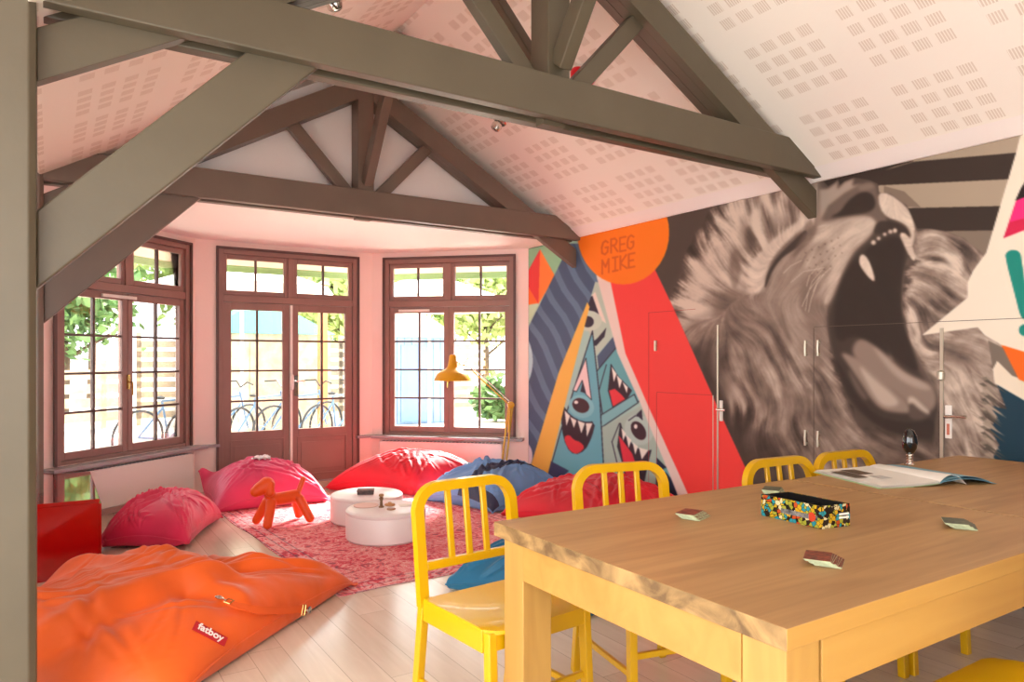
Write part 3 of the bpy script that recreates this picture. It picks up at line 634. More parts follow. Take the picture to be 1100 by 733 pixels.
soft([(736,372),(758,372),(776,420),(800,470),(812,520),(790,505),(770,450),(748,404)], .14, 3.0, .8)
soft([(745,285),(765,262),(792,272),(778,300),(752,318),(738,330)], .84, 4.0, .5); soft([(790,262),(798,290),(790,318),(782,290)], .36, 1.6, .6); soft([(806,238),(812,262),(806,276),(800,254)], .25, 1.4, .7)
soft([(770,316),(800,306),(812,330),(790,345),(765,340)], .38, 3, .6)
teethk = [([(925,274),(930,274),(936,284),(941.5,303),(936,301),(927,290),(923,282)], .88), ([(966,250),(975,251),(981,265),(984.5,279),(981,281),(974,268)], .86)]
for a_, b_ in teethk: soft(a_, b_, .34, 1, 1)
for x, y, q_ in ((939,261,2.4),(944.5,256.5,1.8),(951,252,1.7),(957,249,2.2),(962,248,2.4)): soft([(x+q_*cos(w), y+q_*sin(w)) for w in [k*pi/5 for k in range(10)]], .9, .34, 1, 0)
soft([(944,207.6),(955,208),(974,222),(981,236),(984,250),(980,246),(968,238),(954,234),(946,224)], .9, .6, .9, 1)
for i in range(22):       # whisker spots
    x = 866 + (i % 6) * 7 + (i // 6) * 2.0; y = 272 - (i % 6) * 3.2 + (i // 6) * 8
    r_ = pmask([(x + .9*cos(w), y + .9*sin(w)) for w in [k*pi/4 for k in range(8)]]); lum[r_[0]][r_[1]] *= .55
lum = blur(lum, .2)
def wh(pts, v, w=.6):
    P = smooth_pts(pts, 0)
    for a, b in zip(P[:-1], P[1:]):
        L = sqrt((b[0]-a[0])**2 + (b[1]-a[1])**2); nx, ny = -(b[1]-a[1])/L*w/2, (b[0]-a[0])/L*w/2
        r = pmask([(a[0]+nx,a[1]+ny),(b[0]+nx,b[1]+ny),(b[0]-nx,b[1]-ny),(a[0]-nx,a[1]-ny)])
        if r: lum[r[0]][r[1]] = v
for pts in ([(884,290),(873,303),(868,318),(866,334)], [(888,292),(878,306),(872,322),(869,336)], [(880,286),(870,297),(867,308)], [(893,288),(880,300),(874,314)], [(862,280),(850,286),(842,294)], [(882,296),(870,312),(862,330)], [(886,288),(864,292),(850,304)]): wh(pts, .88)
# fringe tips over the dark ground
for i in range(26):
    t = i / 25; x = 1064 + 10 * sin(i * 1.9); y = 400 + t * 110; wh([(x - 14, y - 12), (x - 3, y - 4), (x + 8 + 6 * ((i * 7) % 5) / 5, y + 7)], .66, 1.1)
E1 = np.array([44, 35, 31.]); E2 = np.array([138, 118, 106.]); E3 = np.array([232, 214, 196.])
lc = np.clip(lum, 0, 1)[..., None]
lion = np.where(lc < .5, E1 + (E2 - E1) * lc * 2, E2 + (E3 - E2) * (lc * 2 - 1))
# bands of light and dark behind the head
def bp(pts, col):
    r = pmask(pts); m = r[1] & ~inner[r[0]] & ~rmask[r[0]] ; cv[r[0]][m] = col
cv[right_half] = lion.astype(np.float32)[right_half]
BL, BD = (168, 150, 130), (58, 46, 40)
headtop = np.zeros((HH, WW), bool); r_ = pmask([(870,203),(886,203),(896,197),(901,193),(903,199),(908,195),(918,191),(935,194),(944,198),(945,207),(957,208),(975,221),(986,246),(1000,246),(1018,249),(1036,256),(1058,274),(1100,330),(880,330)]); headtop[r_[0]] = r_[1]
def bands(pts, col):
    r = pmask(pts); m = r[1] & ~headtop[r[0]]; cv[r[0]][m] = col
bands([(886,120),(1165,120),(1165,262),(1150,300),(940,250),(886,196)], BD)
bands([(930,190),(982,174),(1165,158),(1165,118),(900,150)], BL); bands([(872,150),(982,173.5),(960,180),(930,192),(890,196)], BD)
bands([(935,200),(1083.5,193),(1165,187),(1165,216),(1073,221.7),(930,225)], BL); bands([(950,200),(972,206),(990,223),(950,222)], (128,110,96))
bands([(985,249),(1063,248),(1165,246),(1165,300),(1000,300)], (128, 112, 98))
# flat shapes at the right end
poly([(1067,397),(1100,414),(1165,450),(1165,662),(1052,662),(1062,520),(1068,505),(1066,495),(1074,478),(1064,462),(1072,448),(1063,436),(1082,440),(1072,415)], (28, 58, 74))
for i in range(30):
    t = i / 29; y = 415 + t * 95; x = 1064 + 3 * sin(i * 2.3); L = 8 + 10 * ((i * 13) % 7) / 7; poly([(x - 9, y - 9), (x - 4, y - 10), (x + L, y + 5)], tuple(np.array([172, 154, 136]) * (.75 + .25 * sin(i * 5.1))))
poly([(1067,397),(1072,388),(1100,402),(1165,436),(1165,462),(1100,430),(1069,412)], (232, 216, 194)); poly([(1076,371),(1165,392),(1165,436),(1095,408)], (238, 104, 24))
poly([(1062,366),(1078,374),(1094,406),(1088,404),(1072,388),(1067,396)], (120, 106, 94))
poly([(1103,120),(1092,165),(1060,272),(1046,291),(1040,304),(1040,320),(991,360.5),(1051,352),(1058,360),(1077,371),(1120,384),(1165,392),(1165,120)], (234, 220, 200))
poly([(1078.4,256.4),(1092,216),(1103,198),(1165,180),(1165,236),(1100,248)], (206, 32, 74)); poly([(1085,239),(1091.8,217),(1108,206),(1165,190),(1165,214),(1100,235)], (236, 44, 122)); poly([(1091,216),(1097,203),(1104,192),(1165,170),(1165,190),(1108,210)], (40, 28, 26))
poly([(1080,276),(1082,271),(1088,268.5),(1095,270),(1098,276),(1106,340),(1100,344),(1096,338),(1092,322)], (24, 132, 118), 1); ell(1102, 355, 7, 6.5, (24, 132, 118))
ell(670, 250, 49.5, 56, (255, 128, 30)); 
TX = (222, 96, 34)
def glyph(strokes, x, y, w, h, k=0.0):
    for st in strokes: line([(x + a*w + k*b*h, y + b*h - a*w*.22) for a, b in st], 1.9, TX)
GG = [[(.95,.15),(.6,0),(.2,.1),(0,.45),(.05,.85),(.5,1),(.9,.85),(.95,.5),(.55,.5)]]
RR = [[(0,1),(0,0),(.6,0),(.9,.2),(.7,.45),(0,.5)], [(.4,.5),(1,1)]]
EE = [[(.9,0),(0,0),(0,1),(.9,1)], [(0,.5),(.7,.5)]]
MM = [[(0,1),(0,0),(.5,.55),(1,0),(1,1)]]; II = [[(.5,0),(.5,1)], [(.1,0),(.9,0)], [(.1,1),(.9,1)]]; KK = [[(0,0),(0,1)], [(.9,0),(0,.55),(1,1)]]
for gl, x, y in ((GG, 647, 260), (RR, 657, 257.5), (EE, 666.5, 256), (GG, 674.5, 254)): glyph(gl, x, y, 7, 14.5)
for gl, x, y in ((MM, 647.5, 280), (II, 658, 277.5), (KK, 667, 275.5), (EE, 676, 273.5)): glyph(gl, x, y, 7, 14.5)

cv = blur(cv, .34)

# ---- put the paint on a thin skin over the wall: one vertex every few millimetres, colour stored per vertex
MY0, MY1 = 1.42, 6.05; NY, NZ = 720, 470; MTOP = EAVE - .006
ty = MY0 + (MY1 - MY0) * np.linspace(0, 1, NY); tz = .002 + (MTOP - .002) * np.linspace(0, 1, NZ)
TYg, TZg = np.meshgrid(ty, tz)
ca, sa = cos(radians(YAW)), sin(radians(YAW))
r__ = XR * sa - TYg * ca; d__ = XR * ca + TYg * sa       # design coordinates of the painting, drawn obliquely
u = np.clip((550 + 769 * r__ / d__ - OX) * CS, 0, WW - 2); v = np.clip((386 - 769 * (TZg - 1.25) / d__ - OY) * CS, 0, HH - 2)
iu, iv = u.astype(int), v.astype(int); fu, fv = (u - iu)[..., None], (v - iv)[..., None]
colr = cv[iv, iu] * (1-fu) * (1-fv) + cv[iv, iu+1] * fu * (1-fv) + cv[iv+1, iu] * (1-fu) * fv + cv[iv+1, iu+1] * fu * fv
colr = np.clip(colr / 255., 0, 1); colr = np.where(colr <= .04045, colr / 12.92, ((colr + .055) / 1.055) ** 2.4)
n = NY * NZ; co = np.empty((n, 3), np.float32); co[:, 0] = 0; co[:, 1] = TYg.ravel(); co[:, 2] = TZg.ravel()
me = bpy.data.meshes.new('wall_mural'); idx = np.arange(n).reshape(NZ, NY)
q = np.stack([idx[:-1, :-1], idx[1:, :-1], idx[1:, 1:], idx[:-1, 1:]], -1).reshape(-1, 4)
# rim and back so that the skin has a thickness
back = np.array([(.003, MY0, .002), (.003, MY1, .002), (.003, MY1, MTOP), (.003, MY0, MTOP)], np.float32)
co = np.concatenate([co, back]); bq = np.array([(n, n+1, n+2, n+3)])
q = np.concatenate([q, bq])
me.vertices.add(len(co)); me.vertices.foreach_set('co', co.ravel()); me.loops.add(len(q) * 4); me.loops.foreach_set('vertex_index', q.ravel().astype(np.int32))
me.polygons.add(len(q)); me.polygons.foreach_set('loop_start', np.arange(0, len(q) * 4, 4, dtype=np.int32)); me.polygons.foreach_set('loop_total', np.full(len(q), 4, np.int32))
me.update(calc_edges=True)
at_ = me.attributes.new('paint', 'FLOAT_COLOR', 'POINT'); cc = np.ones((len(co), 4), np.float32); cc[:n, :3] = colr.reshape(-1, 3); at_.data.foreach_set('color', cc.ravel())
pm = bpy.data.materials.new('mural_paint'); pm.use_nodes = True; N_, L_ = nodes_of(pm); a_ = N_.new('ShaderNodeAttribute'); a_.attribute_name = 'paint'
L_.new(a_.outputs['Color'], N_['Principled BSDF'].inputs['Base Color']); N_['Principled BSDF'].inputs['Roughness'].default_value = .55; N_['Principled BSDF'].inputs['Specular IOR Level'].default_value = .25
me.materials.append(pm)
mural = bpy.data.objects.new('wall_mural', me); COL.objects.link(mural); mural.location = (XR - .0045, 0, 0)
tag(mural, 'full wall painted mural with a roaring lion, orange disc, red stripe and teal fanged shapes', 'mural')
MX = XR - .005

# ------------------------------------------------------------------ cupboard doors and hardware in the mural wall
def yz(mb, y0, y1, z0, z1, d0=0.0, d1=.006): return mb.box((MX - d1, y0, z0), (MX - d0, y1, z1))
M['seam'] = mat('dark_joint', (176, 48, 48), .7); M['seam2'] = mat('brown_joint', (92, 76, 66), .7)
t = struct(thing('door_2', None, None, (MX, 3.55, 0)))
yz(MB(), 3.577, 3.59, .02, 1.50).build('edge_strip', M['alu'], t, True)
m = MB(); yz(m, 3.535, 3.565, .80, .95, 0, .01); m.build('handle_plate', M['white_metal'], t, True, bevel=.004)
m = MB(); m.tube([(MX - .01, 3.55, .885), (MX - .05, 3.55, .885), (MX - .052, 3.47, .885)], .009, 10); m.build('door_handle', M['chrome'], t, True, smooth=True)
m = MB(); yz(m, 3.625, 3.631, .02, .983, 0, .003); m.build('joint', M['alu'], t, True)
m = MB(); yz(m, 3.633, 4.21, .983, .986, 0, .0015); yz(m, 4.212, 4.215, .02, .983, 0, .0015); m.build('joint', M['seam'], t, True)
t = struct(thing('door_3', None, None, (MX, 4.3, 0)))
m = MB(); yz(m, 4.302, 4.305, .10, 1.63, 0, .0015); yz(m, 3.80, 4.302, 1.627, 1.63, 0, .0015); m.build('joint', M['seam'], t, True)
m = MB(); yz(m, 4.205, 4.225, 1.315, 1.40, 0, .02); m.build('recessed_pull', M['alu'], t, True, bevel=.003)
t = struct(thing('door_4', None, None, (MX, 2.8, 0)))
m = MB(); yz(m, 2.80, 2.804, .05, 1.45, 0, .0015); yz(m, 1.45, 2.80, 1.454, 1.457, 0, .0015); m.build('joint', M['seam2'], t, True)
for y in (2.76, 2.85):
    for z in (1.32, .745):
        m = MB(); m.tube([(MX - .02, y, z - .05), (MX - .024, y, z), (MX - .02, y, z + .05)], .008, 10); m.box((MX - .02, y - .004, z - .045), (MX, y + .004, z - .03)); m.box((MX - .02, y - .004, z + .03), (MX, y + .004, z + .045))
        m.build('cabinet_pull', M['alu'], t, True, smooth=True)
t = struct(thing('door_5', None, None, (MX, 2.02, 0)))
yz(MB(), 2.01, 2.028, .02, 1.42).build('edge_strip', M['alu'], t, True)
m = MB(); m.lathe([(0, -.03), (.018, -.02), (.02, .02), (0, .03)], (MX - .012, 2.019, 1.16), 14); m.build('lock_knob', M['alu'], t, True, smooth=True)
m = MB(); yz(m, 1.965, 2.0, .82, 1.0, 0, .01); m.build('handle_plate', M['white_metal'], t, True, bevel=.004)
m = MB(); m.tube([(MX - .01, 1.982, .94), (MX - .05, 1.982, .94), (MX - .052, 1.87, .945)], .009, 10); m.build('door_handle', M['chrome'], t, True, smooth=True)
m = MB(); yz(m, 1.975, 1.988, .84, .90, .01, .014); m.build('keyhole_cover', mat('coral_label', (206, 120, 96), .5), t, True)

# ------------------------------------------------------------------ ceiling fittings
def slope_z(x): return EAVE + K * (XR - x) if x > RX else EAVE + K * (x + .04)
def spot(x, y, label):
    z = slope_z(x) - .012; t = thing('ceiling_spotlight', label, 'spotlight', (x, y, z), 0)
    nrm = Vector((-K if x > RX else K, 0, -1)).normalized()
    MB().lathe([(.0, 0), (.05, 0), (.052, .012), (.046, .02), (.034, .022), (.0, .022)], (x, y, z), 24, nrm).build('mounting_ring', M['chrome'], t, True, smooth=True)
    MB().lathe([(.0, .018), (.03, .02), (.042, .045), (.036, .078), (.02, .088), (0, .088)], Vector((x, y, z)), 20, (nrm + Vector((0, .4, 0))).normalized()).build('lamp_head', M['chrome'], t, True, smooth=True)
spot(2.87, 4.62, 'small chrome eyeball spotlight on the right ceiling slope just below the near truss')
spot(1.14, 3.4, 'small chrome spotlight on the left ceiling slope at the top edge above the near truss')
def round_fitting(x, y, z, r, col, nm, label, cat, nrm):
    t = thing(nm, label, cat, (x, y, z))
    MB().lathe([(0, 0), (r, 0), (r, .012), (r * .92, .03), (r * .6, .05), (0, .058)], (x, y, z), 32, nrm).build('dome', mat(nm + '_' + 'colour', col, .35), t, True, smooth=True)
    MB().lathe([(r, 0), (r * 1.06, 0), (r * 1.06, .014), (r, .014)], (x, y, z), 32, nrm).build('rim', M['white_metal'], t, True, smooth=True)
round_fitting(2.86, 3.6, slope_z(2.86) - .012, .085, (222, 14, 36), 'ceiling_dome', 'red round dome on the right ceiling slope behind the near truss struts', 'ceiling dome', Vector((-K, 0, -1)).normalized())
round_fitting(2.70, 5.398, 2.955, .045, (240, 200, 60), 'gable_knob', 'small yellow round knob on the gable behind the far truss', 'wall knob', (0, -1, 0))

# ------------------------------------------------------------------ rug
def rug():
    m = bpy.data.materials.new('patchwork_rug'); m.use_nodes = True; N, Lk = nodes_of(m); p = N['Principled BSDF']
    tc = N.new('ShaderNodeTexCoord')
    v = N.new('ShaderNodeTexVoronoi'); v.inputs['Scale'].default_value = 9; v.distance = 'CHEBYCHEV'; Lk.new(tc.outputs['Object'], v.inputs['Vector'])
    n = N.new('ShaderNodeTexNoise'); n.inputs['Scale'].default_value = 11; n.inputs['Detail'].default_value = 9; n.inputs['Distortion'].default_value = 2.5; Lk.new(tc.outputs['Object'], n.inputs['Vector'])
    n2 = N.new('ShaderNodeTexNoise'); n2.inputs['Scale'].default_value = 3; n2.inputs['Detail'].default_value = 3; Lk.new(tc.outputs['Object'], n2.inputs['Vector'])
    r = N.new('ShaderNodeValToRGB'); cr = r.color_ramp; cr.interpolation = 'LINEAR'
    stops = [(.34, (104, 50, 76)), (.39, (214, 52, 74)), (.46, (226, 70, 92)), (.50, (244, 176, 176)), (.54, (220, 58, 80)), (.60, (248, 206, 198)), (.68, (216, 52, 74))]
    cr.elements[0].position = stops[0][0]; cr.elements[0].color = L3(*stops[0][1]); cr.elements[1].position = stops[-1][0]; cr.elements[1].color = L3(*stops[-1][1])
    for ps, c in stops[1:-1]: e = cr.elements.new(ps); e.color = L3(*c)
    Lk.new(n.outputs[0], r.inputs[0])
    hs = N.new('ShaderNodeMixRGB'); hs.inputs[0].default_value = .25; Lk.new(r.outputs[0], hs.inputs[1])
    r2 = N.new('ShaderNodeValToRGB'); r2.color_ramp.elements[0].color = L3(214, 48, 72); r2.color_ramp.elements[1].color = L3(248, 190, 186); r2.color_ramp.elements[0].position = .35; r2.color_ramp.elements[1].position = .6
    Lk.new(n2.outputs[0], r2.inputs[0]); Lk.new(r2.outputs[0], hs.inputs[2])
    # border stripes measured from the edge (object space, rug centred)
    s = N.new('ShaderNodeSeparateXYZ'); Lk.new(tc.outputs['Object'], s.inputs[0])
    ex = math_node(N, Lk, 'SUBTRACT', .92, math_node(N, Lk, 'ABSOLUTE', s.outputs[0])); ey = math_node(N, Lk, 'SUBTRACT', 1.34, math_node(N, Lk, 'ABSOLUTE', s.outputs[1]))
    e = math_node(N, Lk, 'MINIMUM', ex, ey)
    ln = math_node(N, Lk, 'MULTIPLY', math_node(N, Lk, 'LESS_THAN', e, .19), math_node(N, Lk, 'LESS_THAN', math_node(N, Lk, 'FRACT', math_node(N, Lk, 'DIVIDE', e, .065)), .16))
    mx = N.new('ShaderNodeMixRGB'); Lk.new(math_node(N, Lk, 'MULTIPLY', ln, .6), mx.inputs[0]); Lk.new(hs.outputs[0], mx.inputs[1]); mx.inputs[2].default_value = L3(96, 56, 82)
    bl = math_node(N, Lk, 'MULTIPLY', math_node(N, Lk, 'LESS_THAN', e, .17), math_node(N, Lk, 'GREATER_THAN', n.outputs[0], .5))
    mx2 = N.new('ShaderNodeMixRGB'); Lk.new(math_node(N, Lk, 'MULTIPLY', bl, .3), mx2.inputs[0]); Lk.new(mx.outputs[0], mx2.inputs[1]); mx2.inputs[2].default_value = L3(236, 200, 200)
    Lk.new(mx2.outputs[0], p.inputs['Base Color']); p.inputs['Roughness'].default_value = .85; p.inputs['Specular IOR Level'].default_value = .2
    b = N.new('ShaderNodeBump'); b.inputs['Strength'].default_value = .4; b.inputs['Distance'].default_value = .006; Lk.new(n.outputs[0], b.inputs['Height']); Lk.new(b.outputs[0], p.inputs['Normal'])
    nx, ny = 46, 66; vs = []; fs = []
    for k, zz in enumerate((.006, .001)):
        for j in range(ny):
            for i in range(nx):
                a, b_ = i / (nx - 1) * 2 - 1, j / (ny - 1) * 2 - 1
                x = a * .92 + .008 * sin(b_ * 9); y = b_ * 1.34 + .01 * sin(a * 7)
                w = .002 * (sin(x * 9 + y * 4) + 1) * (1 if k == 0 else .0)
                vs.append((x, y, zz + w * (1 - max(abs(a), abs(b_)) ** 8)))
    q = lambda k, i, j: k * nx * ny + j * nx + i
    for j in range(ny - 1):
        for i in range(nx - 1):
            fs.append((q(0,i,j), q(0,i+1,j), q(0,i+1,j+1), q(0,i,j+1))); fs.append((q(1,i,j), q(1,i,j+1), q(1,i+1,j+1), q(1,i+1,j)))
    for i in range(nx - 1): fs.append((q(0,i,0), q(1,i,0), q(1,i+1,0), q(0,i+1,0))); fs.append((q(0,i,ny-1), q(0,i+1,ny-1), q(1,i+1,ny-1), q(1,i,ny-1)))
    for j in range(ny - 1): fs.append((q(0,0,j), q(0,0,j+1), q(1,0,j+1), q(1,0,j))); fs.append((q(0,nx-1,j), q(1,nx-1,j), q(1,nx-1,j+1), q(0,nx-1,j+1)))
    o = MB().add(vs, fs).build('area_rug', m, None, smooth=True); o.location = (2.12, 5.04, 0); o.rotation_euler = (0, 0, radians(3))
    tag(o, 'pink and red patterned vintage rug lying under the two round white stools', 'rug')
rug()

# ------------------------------------------------------------------ bean bags: two sewn sheets, filled, under gravity
def bag_sim(w, h, n=46, fill=1.0, seed=0, steps=260, lift=(), dents=(), rough=.01):
    rs = np.random.RandomState(seed); nx = n; ny = max(12, int(n * h / w))
    gx, gy = np.meshgrid(np.linspace(-w/2, w/2, nx), np.linspace(-h/2, h/2, ny)); N1 = nx * ny
    idx = np.arange(N1).reshape(ny, nx); inner = np.zeros((ny, nx), bool); inner[1:-1, 1:-1] = True
    bot = idx.copy(); bot[inner] = N1 + np.arange(inner.sum()); NT = N1 + inner.sum()
    P = np.zeros((NT, 3)); P[:N1, 0] = gx.ravel(); P[:N1, 1] = gy.ravel(); P[:N1, 2] = .06
    P[bot[inner], 0] = gx[inner]; P[bot[inner], 1] = gy[inner]; P[bot[inner], 2] = .01
    prof = (np.cos(gx / w * pi) * np.cos(gy / h * pi)) ** .5
    P[idx[inner], 2] += .12 * prof[inner]; P[:, 2] += 0
    P += rs.randn(*P.shape) * rough
    cons = []
    def addc(A, B, st):
        a, b = A.ravel(), B.ravel(); cons.append((a, b, st))
    for G in (idx, bot):
        for par in (0, 1):
            addc(G[:, par:-1:2], G[:, par+1::2][:, :G[:, par:-1:2].shape[1]], 1.0); addc(G[par:-1:2, :], G[par+1::2, :][:G[par:-1:2, :].shape[0], :], 1.0)
        for pi_ in (0, 1):
            for pj in (0, 1):
                A = G[pj:-1:2, pi_:-1:2]; B = G[pj+1::2, pi_+1::2][:A.shape[0], :A.shape[1]]; A = A[:B.shape[0], :B.shape[1]]; addc(A, B, .35)
                A2 = G[pj+1::2, pi_:-1:2]; B2 = G[pj:-1:2, pi_+1::2]; s0, s1 = min(A2.shape[0], B2.shape[0]), min(A2.shape[1], B2.shape[1]); addc(A2[:s0, :s1], B2[:s0, :s1], .35)
    dx, dy = w / (nx - 1), h / (ny - 1)
    flat = np.zeros((NT, 2)); flat[:N1, 0] = gx.ravel(); flat[:N1, 1] = gy.ravel(); flat[bot[inner], 0] = gx[inner]; flat[bot[inner], 1] = gy[inner]
    C = []
    for a, b, st in cons:
        L = np.linalg.norm(flat[a] - flat[b], axis=1); C.append((a, b, L, st))
    quads = np.concatenate([np.stack([idx[:-1,:-1], idx[:-1,1:], idx[1:,1:], idx[1:,:-1]], -1).reshape(-1, 4), np.stack([bot[:-1,:-1], bot[1:,:-1], bot[1:,1:], bot[:-1,1:]], -1).reshape(-1, 4)])
    V = np.zeros_like(P); dt = .02
    vol0 = fill * .16 * w * h * min(w, h) ** 0 * 1.0
    for s in range(steps):
        a, b, c, d = (P[quads[:, k]] for k in range(4)); nrm = np.cross(c - a, d - b) * .5; cen = (a + b + c + d) / 4
        vol = (cen * nrm).sum() / 3; ztop = P[:, 2].max()
        pr = 60 * max(0.0, 1 - vol / vol0) + 9 * np.clip(ztop - cen[:, 2], 0, 1)
        f = np.zeros_like(P); fn = nrm * pr[:, None] / 4
        for k in range(4): np.add.at(f, quads[:, k], fn)
        m_ = .35 * dx * dy
        acc = f / m_ * .12; acc[:, 2] -= 4
        for (lx, ly, lz, lr) in lift:
            wgt = np.exp(-((flat[:, 0] - lx*w/2) ** 2 + (flat[:, 1] - ly*h/2) ** 2) / lr ** 2); acc[:, 2] += wgt * lz
        V = (V + acc * dt) * .93; sp = np.linalg.norm(V, axis=1); k_ = np.minimum(1, 1.2 / (sp + 1e-9)); V *= k_[:, None]
        Q = P + V * dt
        for it in range(5):
            for a_, b_, L, st in C:
                dd = Q[b_] - Q[a_]; l = np.linalg.norm(dd, axis=1) + 1e-9; k_ = st * .5 * (l - L) / l
                if st < .9: k_ = np.where(l > L, k_, k_ * .3)
                cr_ = dd * k_[:, None]; Q[a_] += cr_; Q[b_] -= cr_
            Q[:, 2] = np.maximum(Q[:, 2], .003)
        onf = Q[:, 2] < .006; Q[onf, :2] = P[onf, :2] * .3 + Q[onf, :2] * .7
        V = (Q - P) / dt; P = Q
    P[:, :2] -= P[:, :2].mean(0)
    return P, quads, idx, bot
def upsample(G):
    for ax in (0, 1):
        G = np.moveaxis(G, ax, 0); n = G.shape[0]; Pd = np.concatenate([2*G[:1]-G[1:2], G, 2*G[-1:]-G[-2:-1]])
        mid = (-Pd[:-3] + 9*Pd[1:-2] + 9*Pd[2:-1] - Pd[3:]) / 16; out = np.empty((2*n-1,) + G.shape[1:]); out[0::2] = G; out[1::2] = mid; G = np.moveaxis(out, 0, ax)
    return G
def bean_bag(name_label, m, quad, height, w, h, fill, seed, n=40, lift=(), steps=200, dark=None, creases=30, depth=.014, ears=(), pw=.85, folds=()):
    """quad: the four tips of the bag on the floor, counter-clockwise"""
    P, quads, idx, bot = bag_sim(w, h, n, fill, seed, steps, lift)
    T, Bt = upsample(P[idx]), upsample(P[bot]); ny, nx = T.shape[:2]
    U, Vv = np.meshgrid(np.linspace(-1, 1, nx), np.linspace(-1, 1, ny))
    # settle the tips on the given floor corners
    src = np.array([P[idx[0, 0]], P[idx[0, -1]], P[idx[-1, -1]], P[idx[-1, 0]]])[:, :2]; A = np.c_[src, src[:, 0] * src[:, 1], np.ones(4)]
    k2 = np.linalg.solve(A, np.array(quad)); cz = height / max(T[..., 2].max(), 1e-3)
    def fit(G):
        x, y = G[..., 0], G[..., 1]; xy = np.stack([x, y, x * y, np.ones_like(x)], -1) @ k2; return np.concatenate([xy, height * (np.clip(G[..., 2:] * cz / height, 0, 1) ** pw)], -1)
    T, Bt = fit(T), fit(Bt)
    gu = np.gradient(T, axis=1); gv = np.gradient(T, axis=0); nr = np.cross(gu, gv); nr /= np.linalg.norm(nr, axis=2, keepdims=True) + 1e-9
    rs = np.random.RandomState(seed + 50); disp = np.zeros((ny, nx)); edge = np.clip((1 - np.abs(U)) * 5, 0, 1) * np.clip((1 - np.abs(Vv)) * 5, 0, 1)
    asp = h / w
    for k in range(creases):
        if k % 5 < 3: c = [(-1, -1), (1, -1), (1, 1), (-1, 1)][rs.randint(4)]; a0 = np.array(c) * (.97 - .1 * rs.rand()); tgt = rs.uniform(-.45, .45, 2); a0 = a0 + rs.randn(2) * .08
        elif k % 5 == 3: e = rs.randint(4); q_ = rs.uniform(-.8, .8); a0 = np.array([(q_, -.97), (.97, q_), (q_, .97), (-.97, q_)][e]); tgt = a0 * .3 + rs.randn(2) * .2
        else: a0 = rs.uniform(-.6, .6, 2); tgt = a0 + rs.randn(2) * .45
        d_ = tgt - a0; L_ = np.hypot(*d_) + 1e-6; d_ /= L_; L_ *= rs.uniform(.7, 1.5); wd = rs.uniform(.022, .055); am = depth * rs.uniform(.4, 1.2)
        rx, ry = U - a0[0], Vv - a0[1]; s_ = (rx * d_[0] + ry * d_[1]) / L_; q_ = (-rx * d_[1] + ry * d_[0]) + .10 * rs.randn() * np.sin(s_ * pi) 
        tp = np.clip(np.sin(np.clip(s_, 0, 1) * pi), 0, 1) ** .7; z_ = q_ / (wd * (.4 + s_ * .9).clip(.3, 1.6)); disp += am * tp * (np.exp(-(z_ - .9) ** 2) - 1.15 * np.exp(-(z_ * 1.6) ** 2) + .5 * np.exp(-(z_ + 1.3) ** 2))
    for (u0, v0, u1, v1, wd, am) in folds:      # large hand-placed folds: a ridge with a hollow on its left side
        d_ = np.array([u1 - u0, v1 - v0]); L_ = np.hypot(*d_); d_ = d_ / L_; rx, ry = U - u0, Vv - v0; s_ = (rx * d_[0] + ry * d_[1]) / L_
        q_ = (-rx * d_[1] + ry * d_[0]) / wd + .25 * np.sin(s_ * 5); tp = np.clip(np.sin(np.clip(s_ * .96 + .02, 0, 1) * pi), 0, 1) ** .5
        disp += am * tp * (np.exp(-q_ ** 2) - 1.1 * np.exp(-(q_ - 1.7) ** 2 * .8))
    T = T + nr * (disp * edge)[..., None]
    for (eu, ev, ez, er) in ears:       # pulled-up corners
        wgt = np.exp(-((U - eu) ** 2 + (Vv - ev) ** 2) / er ** 2) * ez; T[..., 2] += wgt; Bt[..., 2] += wgt
    T[..., 2] = np.maximum(T[..., 2], .009); Bt[..., 2] = np.maximum(Bt[..., 2], .008); Bt[1:-1, 1:-1, 2] = np.minimum(Bt[1:-1, 1:-1, 2], T[1:-1, 1:-1, 2] - .002)
    inner = np.zeros((ny, nx), bool); inner[1:-1, 1:-1] = True; idx = np.arange(ny * nx).reshape(ny, nx); bot = idx.copy(); bot[inner] = ny * nx + np.arange(inner.sum())
    Pw = np.concatenate([T.reshape(-1, 3), Bt[inner]]); loc = np.array(quad).mean(0); P = Pw - np.array([loc[0], loc[1], 0])
    quads = np.concatenate([np.stack([idx[:-1,:-1], idx[:-1,1:], idx[1:,1:], idx[1:,:-1]], -1).reshape(-1, 4), np.stack([bot[:-1,:-1], bot[1:,:-1], bot[1:,1:], bot[:-1,1:]], -1).reshape(-1, 4)])
    t = thing('bean_bag', name_label, 'bean bag', (loc[0], loc[1], 0), 0)
    mb = MB().add([tuple(p) for p in P], [tuple(q) for q in quads.tolist()]); o = mb.build('cover', m, t, smooth=False, sub=1)
    o.data.polygons.foreach_set('use_smooth', [True] * len(o.data.polygons))
    if dark:
        o.data.materials.append(dark[0]); k = 0
        for j in range(ny - 1):
            for i in range(nx - 1):
                if dark[1](i / nx, j / ny): o.data.polygons[k].material_index = 1
                k += 1
    ring = list(idx[0, :]) + list(idx[1:, -1]) + list(idx[-1, -2::-1]) + list(idx[-2:0:-1, 0]); ring.append(ring[0])
    MB().tube([tuple(P[i]) for i in ring], .0045, 6, caps=False).build('seam_welt', m, t, smooth=True)
    return t, P, quads.tolist(), idx
